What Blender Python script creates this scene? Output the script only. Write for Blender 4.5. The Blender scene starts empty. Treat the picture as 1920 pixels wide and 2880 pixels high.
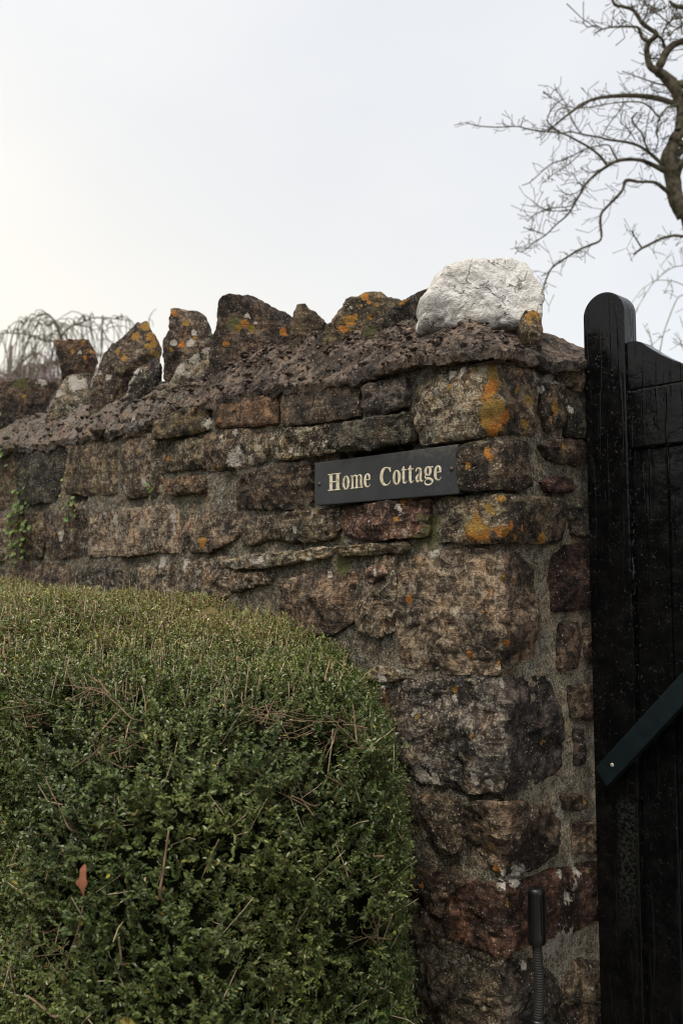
import bpy, bmesh, math, random
import numpy as np
from mathutils import Vector, Matrix

# ------------------------------------------------------------------ camera, sky, sun, exposure
scene = bpy.context.scene
COL = scene.collection

cam_data = bpy.data.cameras.new('camera')
cam = bpy.data.objects.new('camera', cam_data)
COL.objects.link(cam)
scene.camera = cam
CAM = Vector((1.064, -1.419, 1.55))
PITCH = math.atan(180 / 2600.0)
FH = Vector((-.726, .687, 0)).normalized()
FW = (FH * math.cos(PITCH) + Vector((0, 0, math.sin(PITCH)))).normalized()
cam.location = CAM
cam.rotation_euler = FW.to_track_quat('-Z', 'Y').to_euler()
cam_data.sensor_fit = 'VERTICAL'
cam_data.sensor_height = 36.0
cam_data.sensor_width = 24.0
cam_data.lens = 36.0 * 2600 / 2880
cam_data.clip_start = 0.05
cam_data.clip_end = 3000
cam_data.dof.use_dof = True
cam_data.dof.focus_distance = 1.80
cam_data.dof.aperture_fstop = 5.6

SUN_EL, SUN_AZ = math.radians(62), Vector((.22, -1.0, 0)).normalized()   # horizontal direction towards the sun
world = bpy.data.worlds.new('World')
scene.world = world
world.use_nodes = True
wn, wl = world.node_tree.nodes, world.node_tree.links
wn.clear()
w_out = wn.new('ShaderNodeOutputWorld')
w_bg = wn.new('ShaderNodeBackground')
w_bg.inputs['Strength'].default_value = 0.1
w_sky = wn.new('ShaderNodeTexSky')
w_sky.sky_type = 'NISHITA'
w_sky.sun_disc = False
w_sky.sun_elevation = SUN_EL
w_sky.sun_rotation = math.atan2(SUN_AZ.x, SUN_AZ.y)
w_tc = wn.new('ShaderNodeTexCoord')
w_map = wn.new('ShaderNodeMapping')
w_map.inputs['Scale'].default_value = (1.0, 1.0, 2.2)
w_n1 = wn.new('ShaderNodeTexNoise')
w_n1.inputs['Scale'].default_value = 2.3
w_n1.inputs['Detail'].default_value = 4
w_n1.inputs['Roughness'].default_value = .45
w_r1 = wn.new('ShaderNodeValToRGB')          # cloud brightness
w_r1.color_ramp.elements[0].position = .38
w_r1.color_ramp.elements[0].color = (5.1, 5.2, 5.4, 1)
w_r1.color_ramp.elements[1].position = .60
w_r1.color_ramp.elements[1].color = (5.65, 5.65, 5.62, 1)
w_n2 = wn.new('ShaderNodeTexNoise')
w_n2.inputs['Scale'].default_value = 1.1
w_n2.inputs['Detail'].default_value = 3
w_r2 = wn.new('ShaderNodeValToRGB')          # how thin the cloud is
w_r2.color_ramp.elements[0].position = .42
w_r2.color_ramp.elements[0].color = (.97, .97, .97, 1)
w_r2.color_ramp.elements[1].position = .74
w_r2.color_ramp.elements[1].color = (.80, .80, .80, 1)
w_sep = wn.new('ShaderNodeSeparateXYZ')
w_low = wn.new('ShaderNodeMapRange')         # hazier and creamier towards the horizon
w_low.inputs['From Min'].default_value = .70
w_low.inputs['From Max'].default_value = .12
w_low.inputs['To Max'].default_value = 1.0
w_cream = wn.new('ShaderNodeMix'); w_cream.data_type = 'RGBA'
w_cream.inputs['B'].default_value = (5.6, 5.25, 4.5, 1)
w_mix = wn.new('ShaderNodeMix'); w_mix.data_type = 'RGBA'
wl.new(w_tc.outputs['Generated'], w_map.inputs['Vector'])
wl.new(w_map.outputs[0], w_n1.inputs['Vector'])
wl.new(w_map.outputs[0], w_n2.inputs['Vector'])
wl.new(w_n1.outputs['Fac'], w_r1.inputs[0])
wl.new(w_n2.outputs['Fac'], w_r2.inputs[0])
wl.new(w_tc.outputs['Generated'], w_sep.inputs[0])
wl.new(w_sep.outputs['Z'], w_low.inputs['Value'])
w_dl = wn.new('ShaderNodeVectorMath'); w_dl.operation = 'DOT_PRODUCT'      # thin warm haze low towards the west
w_dl.inputs[1].default_value = (-.97, .10, -.2)
wl.new(w_tc.outputs['Generated'], w_dl.inputs[0])
w_az = wn.new('ShaderNodeMapRange'); w_az.interpolation_type = 'SMOOTHSTEP'
w_az.inputs['From Min'].default_value = -.2; w_az.inputs['From Max'].default_value = 1.0; w_az.inputs['To Min'].default_value = .10
wl.new(w_dl.outputs['Value'], w_az.inputs['Value'])
w_cf = wn.new('ShaderNodeMath'); w_cf.operation = 'MULTIPLY'
wl.new(w_low.outputs[0], w_cf.inputs[0]); wl.new(w_az.outputs[0], w_cf.inputs[1])
wl.new(w_cf.outputs[0], w_cream.inputs['Factor'])
w_dg = wn.new('ShaderNodeVectorMath'); w_dg.operation = 'DOT_PRODUCT'      # cloud thins overhead towards the north
w_dg.inputs[1].default_value = Vector((-.30, .80, .55)).normalized()
wl.new(w_tc.outputs['Generated'], w_dg.inputs[0])
w_gp = wn.new('ShaderNodeMapRange'); w_gp.interpolation_type = 'SMOOTHSTEP'
w_gp.inputs['From Min'].default_value = .62; w_gp.inputs['From Max'].default_value = 1.0; w_gp.inputs['To Min'].default_value = 1.0; w_gp.inputs['To Max'].default_value = .78
wl.new(w_dg.outputs['Value'], w_gp.inputs['Value'])
w_th = wn.new('ShaderNodeMath'); w_th.operation = 'MULTIPLY'
wl.new(w_r2.outputs[0], w_th.inputs[0]); wl.new(w_gp.outputs[0], w_th.inputs[1])
wl.new(w_r1.outputs[0], w_cream.inputs['A'])
wl.new(w_th.outputs[0], w_mix.inputs['Factor'])
wl.new(w_sky.outputs[0], w_mix.inputs['A'])
wl.new(w_cream.outputs['Result'], w_mix.inputs['B'])
wl.new(w_mix.outputs['Result'], w_bg.inputs['Color'])
wl.new(w_bg.outputs[0], w_out.inputs['Surface'])

sun_data = bpy.data.lights.new('sun', 'SUN')
sun_data.energy = 1.5
sun_data.angle = math.radians(18)
sun_data.color = (1.0, .92, .80)
sun = bpy.data.objects.new('sun', sun_data)
COL.objects.link(sun)
sun_to = SUN_AZ * math.cos(SUN_EL) + Vector((0, 0, math.sin(SUN_EL)))
sun.rotation_euler = sun_to.to_track_quat('Z', 'Y').to_euler()
sun.location = (-4, -4, 8)

scene.view_settings.view_transform = 'Standard'
scene.view_settings.look = 'None'
scene.view_settings.exposure = 0.92
scene.view_settings.gamma = 1.0
scene.view_settings.use_curve_mapping = False
scene.render.engine = 'CYCLES'
scene.cycles.use_denoising = True
scene.cycles.max_bounces = 4
scene.cycles.filter_width = 1.1

# ------------------------------------------------------------------ measured data (metres; s,v run along and up the wall faces)
TINT={'brown': (0.1683, 0.1349, 0.0977), 'brown_d': (0.1102, 0.0867, 0.0642), 'rust': (0.1632, 0.1103, 0.0707), 'slate': (0.0734, 0.066, 0.0577), 'tan': (0.2295, 0.1872, 0.133), 'tan_d': (0.153, 0.1212, 0.0837), 'tan_l': (0.306, 0.2561, 0.1906), 'maroon': (0.1071, 0.0591, 0.0446), 'maroon_d': (0.0612, 0.0355, 0.0298), 'maroon_b': (0.1173, 0.0739, 0.0512), 'pink': (0.2448, 0.1576, 0.1209), 'bluegrey': (0.1173, 0.1064, 0.1004)}
WALL_STONES=[[[[-0.6494,2.0008],[-0.5097,1.9994],[-0.3869,1.9968],[-0.384,1.953],[-0.3821,1.9062],[-0.5148,1.9069],[-0.6401,1.9147],[-0.6444,1.9566]],"brown_d",0.008,0.12,0.5],[[[-0.9234,2.0041],[-0.7901,1.999],[-0.6729,1.9928],[-0.6638,1.9592],[-0.6665,1.9254],[-0.7702,1.9263],[-0.9155,1.9415]],"rust",0.006,0.25,0.6],[[[-0.382,2.0012],[-0.3245,1.9953],[-0.3153,1.9803],[-0.3771,1.9797]],"slate",0.012,0.2,1.0],[[[-0.3651,1.964],[-0.3483,1.9684],[-0.2384,1.9615],[-0.2344,1.9053],[-0.3017,1.8993],[-0.339,1.9058],[-0.3676,1.9232]],"slate",0.016,0.1,1.5],[[[-0.4495,1.8602],[-0.4418,1.8839],[-0.4217,1.8851],[-0.3203,1.8858],[-0.2258,1.8862],[-0.2197,1.8352],[-0.2437,1.8297],[-0.3205,1.8261],[-0.3969,1.8269],[-0.4469,1.8389]],"slate",0.03,0.1,1.6],[[[-0.7081,1.8952],[-0.5746,1.8966],[-0.4546,1.8942],[-0.4571,1.8329],[-0.608,1.8292],[-0.6717,1.8389],[-0.7139,1.862]],"tan_d",0.014,0.7,1.4],[[[-0.9964,1.9301],[-0.861,1.9258],[-0.7451,1.9156],[-0.7474,1.8344],[-0.853,1.828],[-0.991,1.8314]],"brown",0.006,0.55,1.0],[[[-2.4344,2.0174],[-2.1813,2.0168],[-2.1408,1.8397],[-2.1505,1.7985],[-2.4339,1.8028]],"brown",0.005,0.35,0.8],[[[-2.1693,2.0209],[-2.033,2.0274],[-1.7715,2.0066],[-1.7643,1.9599],[-1.7857,1.8653],[-1.8347,1.8007],[-2.079,1.7997],[-2.1287,1.8389]],"slate",0.01,0.35,1.0],[[[-1.755,1.9783],[-1.6518,1.9935],[-1.4584,1.9858],[-1.4421,1.8883],[-1.4349,1.8036],[-1.6062,1.8057],[-1.7739,1.8308],[-1.7775,1.8647]],"brown",0.01,0.5,1.0],[[[-1.4182,1.948],[-1.3635,1.9554],[-1.1848,1.957],[-1.1746,1.8482],[-1.1805,1.7827],[-1.3748,1.7822],[-1.4035,1.8366]],"brown",0.008,0.6,1.0],[[[-1.4075,2.0133],[-1.2678,2.0219],[-1.22,1.9905],[-1.2387,1.961],[-1.3889,1.9648]],"brown_d",0.006,0.5,1.0],[[[-1.2073,1.9428],[-1.2042,1.9718],[-1.1675,2.0215],[-1.0582,2.0172],[-0.962,2.014],[-0.9475,1.9418],[-1.0079,1.937],[-1.1138,1.9368]],"tan_d",0.016,0.2,1.0],[[[-1.1689,1.9221],[-1.0145,1.9219],[-0.977,1.9139],[-0.9723,1.8392],[-1.0687,1.8414],[-1.1633,1.8473]],"brown_d",0.005,0.55,1.0],[[[-1.1626,1.8184],[-1.0682,1.8193],[-0.9752,1.8141],[-0.9678,1.7766],[-1.1102,1.7753],[-1.1507,1.7848]],"rust",0.008,0.5,1.0],[[[-2.4168,1.75],[-2.2597,1.7569],[-2.1147,1.7598],[-2.0964,1.6879],[-2.0982,1.6135],[-2.2506,1.6077],[-2.4071,1.6041]],"brown",0.005,0.55,1.0],[[[-2.0946,1.7624],[-1.9133,1.7662],[-1.9027,1.6623],[-1.9166,1.6134],[-2.0805,1.6132]],"brown_d",0.007,0.5,1.0],[[[-1.8967,1.7605],[-1.6329,1.7615],[-1.6096,1.7005],[-1.6156,1.6135],[-1.8678,1.6054],[-1.9006,1.6622]],"brown_d",0.007,0.5,1.0],[[[-1.5945,1.7457],[-1.4678,1.7475],[-1.316,1.744],[-1.1387,1.7478],[-1.0984,1.7295],[-1.0921,1.6731],[-1.0923,1.6172],[-1.2104,1.6187],[-1.3365,1.6113],[-1.4721,1.6157],[-1.5987,1.6133]],"tan",0.009,0.75,1.0],[[[-1.0801,1.7126],[-0.9568,1.7145],[-0.8667,1.7139],[-0.8022,1.7125],[-0.7869,1.6916],[-0.8045,1.6575],[-0.8606,1.6388],[-0.9032,1.6211],[-0.9817,1.617],[-1.0746,1.6209]],"brown",0.007,0.6,1.0],[[[-1.6906,1.5217],[-1.6826,1.5635],[-1.6348,1.5702],[-1.4108,1.5895],[-1.3944,1.5539],[-1.4028,1.4762],[-1.6787,1.4709]],"slate",0.006,0.6,1.0],[[[-1.386,1.5539],[-1.3352,1.5687],[-1.0831,1.5873],[-1.0778,1.5377],[-1.0833,1.4666],[-1.3856,1.4637]],"brown",0.006,0.7,1.0],[[[-1.0703,1.5832],[-0.9679,1.5918],[-0.8311,1.6012],[-0.8033,1.5606],[-0.833,1.5129],[-0.9011,1.4859],[-1.0678,1.467]],"brown",0.006,0.7,1.0],[[[-2.406,1.5877],[-1.8997,1.5994],[-1.7128,1.5813],[-1.7055,1.5262],[-1.7081,1.4703],[-2.396,1.4353]],"brown_d",0.004,0.5,1.0],[[[-0.8307,1.8032],[-0.701,1.8127],[-0.5552,1.8175],[-0.5488,1.7624],[-0.5497,1.7285],[-0.5755,1.7147],[-0.7058,1.7147],[-0.7345,1.7209],[-0.8296,1.7231],[-0.8363,1.7644]],"brown_d",0.008,0.4,1.2],[[[-0.6887,1.6925],[-0.5964,1.6986],[-0.5243,1.7001],[-0.458,1.7032],[-0.4403,1.6762],[-0.4555,1.6393],[-0.5241,1.633],[-0.5545,1.6305],[-0.6387,1.6363],[-0.6894,1.6413]],"brown_d",0.008,0.45,1.3],[[[-0.8001,1.6922],[-0.6955,1.6939],[-0.6911,1.6413],[-0.7744,1.6285],[-0.8057,1.6539]],"brown",0.005,0.55,1.0],[[[-0.9307,1.9209],[-0.8888,1.9315],[-0.7248,1.9125],[-0.7159,1.8825],[-0.7155,1.8356],[-0.8005,1.8267],[-0.926,1.8356]],"tan",0.004,0.7,1.0],[[[-0.4365,1.6858],[-0.4214,1.7013],[-0.3013,1.7067],[-0.1821,1.7093],[-0.1817,1.6707],[-0.1867,1.6353],[-0.2594,1.631],[-0.3363,1.6277],[-0.4271,1.6432],[-0.4374,1.6598]],"maroon",0.014,0.5,1.2],[[[-0.8774,1.5869],[-0.774,1.5966],[-0.617,1.6047],[-0.4747,1.6113],[-0.4747,1.5972],[-0.5543,1.5884],[-0.6821,1.5724],[-0.8095,1.5715],[-0.871,1.5775]],"tan_l",0.016,0.9,1.4],[[[-0.4507,1.6108],[-0.3408,1.6147],[-0.2389,1.6165],[-0.237,1.6038],[-0.3364,1.599],[-0.4365,1.5965]],"tan",0.012,0.6,1.2],[[[-0.6591,1.4456],[-0.6434,1.5289],[-0.5644,1.5524],[-0.4271,1.5625],[-0.3957,1.556],[-0.3948,1.5021],[-0.3995,1.4513],[-0.4745,1.4227],[-0.6534,1.4148]],"brown",0.01,0.35,1.2],[[[-0.3453,1.5637],[-0.3061,1.5713],[-0.2934,1.5558],[-0.3322,1.5373],[-0.3498,1.5434]],"pink",0.01,0.5,1.0],[[[-0.3609,1.5277],[-0.3192,1.5373],[-0.2829,1.539],[-0.2844,1.4887],[-0.2814,1.4373],[-0.337,1.4195],[-0.3881,1.4328],[-0.3858,1.4833]],"brown",0.003,0.65,1.0],[[[-0.8956,1.5403],[-0.7501,1.5561],[-0.671,1.5601],[-0.6902,1.5328],[-0.8208,1.5149],[-0.8953,1.5178]],"tan_d",0.006,0.7,1.0],[[[-0.2639,1.5747],[-0.2079,1.5917],[-0.1485,1.5987],[-0.0844,1.5984],[-0.0234,1.5977],[0.0668,1.5899],[0.1093,1.5674],[0.1193,1.5268],[0.1222,1.4429],[0.111,1.3946],[0.0432,1.3818],[-0.0127,1.37],[-0.0945,1.3611],[-0.2097,1.3643],[-0.2588,1.3638],[-0.271,1.4332],[-0.2705,1.5254]],"tan",0.012,0.6,1.3],[[[-0.0892,1.8008],[-0.0616,1.8064],[0.0091,1.8044],[0.0997,1.8148],[0.1048,1.7303],[0.0527,1.7164],[-0.0196,1.7177],[-0.0865,1.7224]],"brown_d",0.012,0.4,1.0],[[[-0.1514,1.7042],[-0.0905,1.7049],[0.0124,1.6992],[0.191,1.703],[0.2065,1.6857],[0.2058,1.6252],[0.1573,1.6194],[0.02,1.6173],[-0.0372,1.6164],[-0.1483,1.6218],[-0.1578,1.639],[-0.1524,1.6745]],"tan_d",0.014,0.6,1.0],[[[0.145,1.7375],[0.1817,1.7507],[0.2409,1.7489],[0.2516,1.7357],[0.2293,1.726],[0.1601,1.7237]],"maroon",0.008,0.2,1.0],[[[0.2445,1.686],[0.301,1.6935],[0.3476,1.6942],[0.3456,1.6385],[0.299,1.6355],[0.2487,1.6417]],"slate",0.008,0.3,1.0],[[[0.1878,1.5918],[0.2258,1.6091],[0.3041,1.616],[0.3685,1.6137],[0.3636,1.4804],[0.3053,1.4834],[0.1847,1.4818],[0.1733,1.5411]],"maroon_d",0.006,0.05,0.6],[[[0.2103,1.4513],[0.2704,1.4522],[0.2644,1.4038],[0.2565,1.365],[0.2024,1.3626],[0.2026,1.407]],"brown_d",0.004,0.2,0.7],[[[0.2928,1.4483],[0.3506,1.4494],[0.3477,1.3683],[0.2957,1.3685]],"brown_d",0.002,0.3,0.7],[[[-0.2126,1.939],[-0.1295,1.9572],[-0.077,1.9583],[-0.0299,1.9586],[-0.0039,1.9542],[0.0513,1.9496],[0.1152,1.9595],[0.1245,1.9194],[0.1223,1.8668],[0.1286,1.8372],[0.0051,1.8227],[-0.045,1.8227],[-0.0958,1.8221],[-0.1854,1.8219],[-0.2169,1.868],[-0.2155,1.905]],"tan",0.014,0.75,1.2],[[[0.1524,1.933],[0.2216,1.95],[0.2334,1.923],[0.224,1.8617],[0.1645,1.8467],[0.1439,1.8804]],"brown_d",0.006,0.4,1.0],[[[0.238,1.9049],[0.2928,1.9148],[0.3468,1.9203],[0.3443,1.8485],[0.2905,1.8459],[0.2346,1.8429]],"slate",0.007,0.05,0.6],[[[0.21,1.9812],[0.2953,1.9916],[0.3496,1.9986],[0.348,1.9533],[0.2938,1.9472],[0.214,1.9489]],"tan_d",0.004,0.4,1.0],[[[0.1445,1.8127],[0.213,1.8279],[0.2798,1.839],[0.3333,1.8445],[0.3315,1.7941],[0.2781,1.7867],[0.1629,1.7881]],"brown_d",0.005,0.3,1.0],[[[-0.2888,1.277],[-0.2716,1.3182],[-0.2465,1.3318],[-0.1319,1.3447],[-0.0095,1.3559],[0.071,1.3533],[0.1551,1.3478],[0.176,1.3214],[0.2049,1.269],[0.2102,1.2332],[0.1913,1.1627],[0.1448,1.1522],[0.0567,1.1446],[-0.0193,1.1489],[-0.0789,1.1391],[-0.1415,1.1373],[-0.2194,1.1364],[-0.2354,1.1516],[-0.2892,1.1858],[-0.2941,1.2338]],"bluegrey",0.013,0.6,1.3],[[[-0.0938,1.0923],[-0.0806,1.1114],[-0.0113,1.1295],[0.051,1.1218],[0.1503,1.0958],[0.1778,1.0649],[0.1737,1.0106],[0.1234,0.9923],[0.0258,0.9933],[-0.0253,1.0073],[-0.0543,1.0271],[-0.0952,1.0518]],"brown_d",0.016,0.25,1.6],[[[-0.2646,1.0935],[-0.1958,1.1105],[-0.1194,1.1112],[-0.1122,1.0914],[-0.1071,1.0533],[-0.113,1.0186],[-0.2124,1.0005],[-0.2566,1.0415]],"brown_d",0.005,0.5,1.2],[[[0.2333,1.3226],[0.2999,1.3226],[0.3459,1.318],[0.3434,1.2502],[0.3032,1.2553],[0.2434,1.2621]],"brown_d",0.004,0.3,0.8],[[[0.255,1.231],[0.2731,1.2296],[0.2787,1.1953],[0.2766,1.1656],[0.2512,1.1646]],"slate",0.004,0.2,0.6],[[[0.2002,1.1086],[0.2838,1.0988],[0.2858,1.074],[0.21,1.0844]],"brown_d",0.006,0.35,1.0],[[[0.242,1.0462],[0.3071,1.038],[0.3471,1.0302],[0.345,0.9751],[0.3052,0.9839],[0.2446,0.993]],"brown",0.004,0.4,1.0],[[[-0.1508,0.8828],[-0.1399,0.9234],[-0.0918,0.9627],[-0.0563,0.9665],[-0.0014,0.9827],[0.0669,0.9708],[0.1651,0.9688],[0.3043,0.9568],[0.3615,0.9449],[0.3573,0.834],[0.306,0.846],[0.2398,0.8399],[0.122,0.8562],[0.0502,0.8561],[-0.0134,0.8512],[-0.0578,0.8505],[-0.137,0.8502],[-0.1518,0.863]],"maroon_b",0.014,0.3,1.4],[[[-0.251,0.9488],[-0.1813,0.9711],[-0.1357,0.9706],[-0.0954,0.9627],[-0.1418,0.9257],[-0.1535,0.8821],[-0.2331,0.9005]],"brown_d",0.006,0.4,1.2],[[[-0.2741,0.8771],[-0.2352,0.8956],[-0.1574,0.8699],[-0.1482,0.8472],[-0.2178,0.8108],[-0.2746,0.7919]],"brown_d",0.003,0.4,1.2],[[[-0.2159,0.8042],[-0.1445,0.844],[-0.0932,0.8473],[-0.044,0.8464],[-0.0204,0.832],[-0.0161,0.7806],[-0.019,0.6906],[-0.2153,0.6211]],"brown",0.01,0.5,1.6],[[[-0.012,0.8292],[0.0268,0.8385],[0.0778,0.8298],[0.1254,0.7974],[0.1694,0.7599],[0.179,0.7041],[0.176,0.6383],[-0.0123,0.693],[-0.0111,0.777]],"slate",0.009,0.25,1.2],[[[0.1947,0.7469],[0.2593,0.7741],[0.2974,0.7606],[0.3366,0.7468],[0.3342,0.6794],[0.2894,0.6901],[0.204,0.7104]],"brown",0.003,0.5,1.0],[[[0.1933,0.6996],[0.3336,0.6649],[0.3307,0.5865],[0.1913,0.6332]],"brown_d",0.004,0.4,1.0],[[[-0.3353,1.6007],[-0.2787,1.5872],[-0.2747,1.5253],[-0.2836,1.4481],[-0.3359,1.4367],[-0.3626,1.4927]],"brown",0.002,0.7,1.0],[[[-0.363,1.3345],[-0.3361,1.3553],[-0.2799,1.3563],[-0.2506,1.3433],[-0.31,1.3294]],"tan_l",0.004,0.8,1.0],[[[-0.3541,1.2954],[-0.3057,1.3183],[-0.293,1.2796],[-0.2974,1.2548],[-0.3542,1.2486]],"rust",0.004,0.5,1.0]]
SPOTS={"o":[[-0.0137,1.9492,0.0109],[-0.0107,1.9328,0.012],[-0.0044,1.9186,0.0108],[-0.0143,1.9069,0.012],[-0.021,1.8893,0.0109],[-0.0084,1.8664,0.0198],[-0.0087,1.8428,0.021],[0.0187,1.8544,0.0132],[-0.0215,1.8549,0.0151],[0.0976,1.8979,0.0112],[0.1779,1.8944,0.0128],[0.0618,1.9174,0.0061],[0.0201,1.9275,0.0048],[-0.1121,1.9268,0.0056],[0.0873,1.849,0.0111],[-0.05,1.9525,0.0049],[0.1674,1.8665,0.0045],[-0.0192,1.7887,0.0072],[0.2102,1.8163,0.0058],[-0.017,1.8293,0.0102],[-0.0622,1.7638,0.0066],[-0.0122,1.7722,0.0058],[-0.0187,1.6807,0.0084],[-0.0101,1.6704,0.0058],[0.0031,1.6953,0.0071],[-0.0458,1.638,0.0203],[-0.0619,1.6414,0.0132],[-0.0264,1.6316,0.0143],[0.0019,1.6336,0.0083],[0.0295,1.6246,0.0071],[0.0464,1.6407,0.0072],[0.1217,1.6235,0.0101],[-0.0367,1.6547,0.0065],[-0.231,1.5045,0.0091],[0.0071,1.5472,0.0058],[-0.0576,1.5557,0.0046],[-0.0244,1.5192,0.0058],[-0.032,1.4785,0.0045],[0.0092,1.4253,0.0064],[-0.074,1.3979,0.0066],[-0.009,1.3882,0.0057],[0.092,1.4213,0.0046],[-0.2549,1.6671,0.0071],[-0.2442,1.7037,0.0064],[0.1384,1.6808,0.0047],[0.0136,1.6438,0.0058],[-0.1189,1.3271,0.0087],[-0.058,1.2448,0.0042],[-0.071,1.2008,0.0039],[0.1316,1.2237,0.008],[-0.0168,1.0846,0.0044],[-0.0276,1.042,0.007],[0.2696,1.0877,0.0056],[-0.2104,1.2643,0.0062],[0.2643,1.0117,0.0035],[-0.023,1.003,0.007],[-0.0111,1.0044,0.005],[0.0131,0.9455,0.0069],[0.2814,0.9438,0.0076],[0.1721,0.8572,0.0053],[0.1828,0.6931,0.0073],[-0.1972,0.9365,0.0068],[-0.2208,0.9454,0.0061],[-0.0069,1.0614,0.0044],[-0.0276,1.041,0.0063],[0.2976,0.6847,0.0042],[-0.2551,1.668,0.007],[-0.2425,1.7024,0.0056],[-0.8037,1.5916,0.0093],[-0.5543,1.6018,0.0085],[-0.7562,1.5802,0.005],[-0.9034,1.8337,0.0061],[-0.9588,1.6377,0.0177],[-1.1344,1.8772,0.0084],[-1.2983,1.9124,0.0078],[-1.8031,1.6813,0.011],[-0.9066,1.8339,0.0061],[-1.5394,1.7521,0.0052],[-1.3332,1.7737,0.0044]],"w":[[0.1362,1.953,0.0126],[0.1821,1.9584,0.0145],[0.1475,1.9281,0.0076],[-0.1118,1.9544,0.0107],[-0.0805,1.9548,0.0105],[-0.1515,1.9215,0.0095],[0.2352,1.8974,0.0078],[0.2082,1.9196,0.0045],[-0.8313,1.8462,0.0222],[-0.8131,1.8631,0.0153],[-0.7649,1.8401,0.0117],[-0.7103,1.5851,0.0188],[-0.5391,1.5932,0.0154],[-0.7389,1.5872,0.0124],[-0.4795,1.5529,0.0083],[-0.3191,1.5559,0.0071],[-0.1636,1.6023,0.0168],[-0.8886,1.9124,0.0087],[-0.8199,1.9161,0.0085],[-0.5293,1.6902,0.0054],[-0.4944,1.6736,0.005],[-0.3362,1.6685,0.0047],[-0.5804,1.6568,0.0086],[-0.7229,1.7192,0.0058],[-0.2508,1.6937,0.007],[-0.1983,1.6625,0.0055],[-0.4848,1.8479,0.0099],[-0.6078,1.8501,0.008],[-0.3057,1.3306,0.015],[-0.1994,1.1512,0.0177],[-0.1682,1.1473,0.0148],[-0.1172,1.3115,0.0093],[0.0054,1.3467,0.0114],[-0.0608,1.1669,0.011],[-0.0259,1.1614,0.0095],[-0.2224,1.2719,0.0069],[-0.0013,0.9906,0.0175],[0.0346,0.9887,0.0178],[0.0532,0.9901,0.0115],[0.1714,0.8321,0.0279],[0.2131,0.8381,0.0169],[0.1361,0.8303,0.0138],[0.234,0.827,0.0068],[0.0587,0.8189,0.0079],[0.1752,0.9638,0.0087],[0.2433,0.952,0.0089],[0.1998,0.9184,0.0115],[0.2266,0.9325,0.0095],[0.1891,0.9095,0.0074],[-1.4236,1.7198,0.0201],[-1.1233,1.7146,0.0167],[-1.0562,1.5811,0.019],[-1.1793,1.5863,0.0169],[-1.7572,1.6822,0.0164],[-1.1151,1.6739,0.0116],[-1.8873,2.0123,0.0113],[-1.3758,1.8131,0.0125],[-1.2624,1.8221,0.0121],[-1.3241,2.0183,0.0128],[-1.4899,2.0029,0.0077],[-1.2947,1.9845,0.0073],[-0.9477,1.9535,0.0178]],"g":[[-0.1708,1.6643,0.0135],[-0.1789,1.6351,0.017],[-0.4412,1.5756,0.0224],[-0.2106,1.6182,0.0137],[-0.4507,1.631,0.0075],[-0.5347,1.7987,0.0101],[-0.1675,1.6573,0.0158],[-0.1677,1.6274,0.0172],[-0.1718,1.6156,0.0137],[-0.1952,1.6705,0.0104]],"h":[[-0.3969,1.8183,0.0134],[-0.3487,1.8171,0.0139],[-0.3021,1.8175,0.0137],[-0.257,1.8196,0.015],[-0.209,1.8341,0.0125],[-0.4469,1.8196,0.0104],[-1.2056,2.0265,0.0268],[-1.1527,2.0258,0.0217],[-1.1234,2.0362,0.0168],[-1.7028,1.8118,0.0238],[-1.6445,1.8128,0.0213]]}
EDGE=[[-2.8,2.0393],[-2.276,2.0259],[-1.847,2.0088],[-1.4257,2.0069],[-1.2256,2.0099],[-1.0976,2.0217],[-0.8661,2.0242],[-0.6359,2.0204],[-0.3895,2.0023],[-0.2292,1.9908],[-0.1368,1.9834],[-0.0737,1.9783],[-0.0118,1.9767],[0.0513,1.974],[0.1155,1.9693],[0.1729,1.9739],[0.2956,1.9915]]
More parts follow.
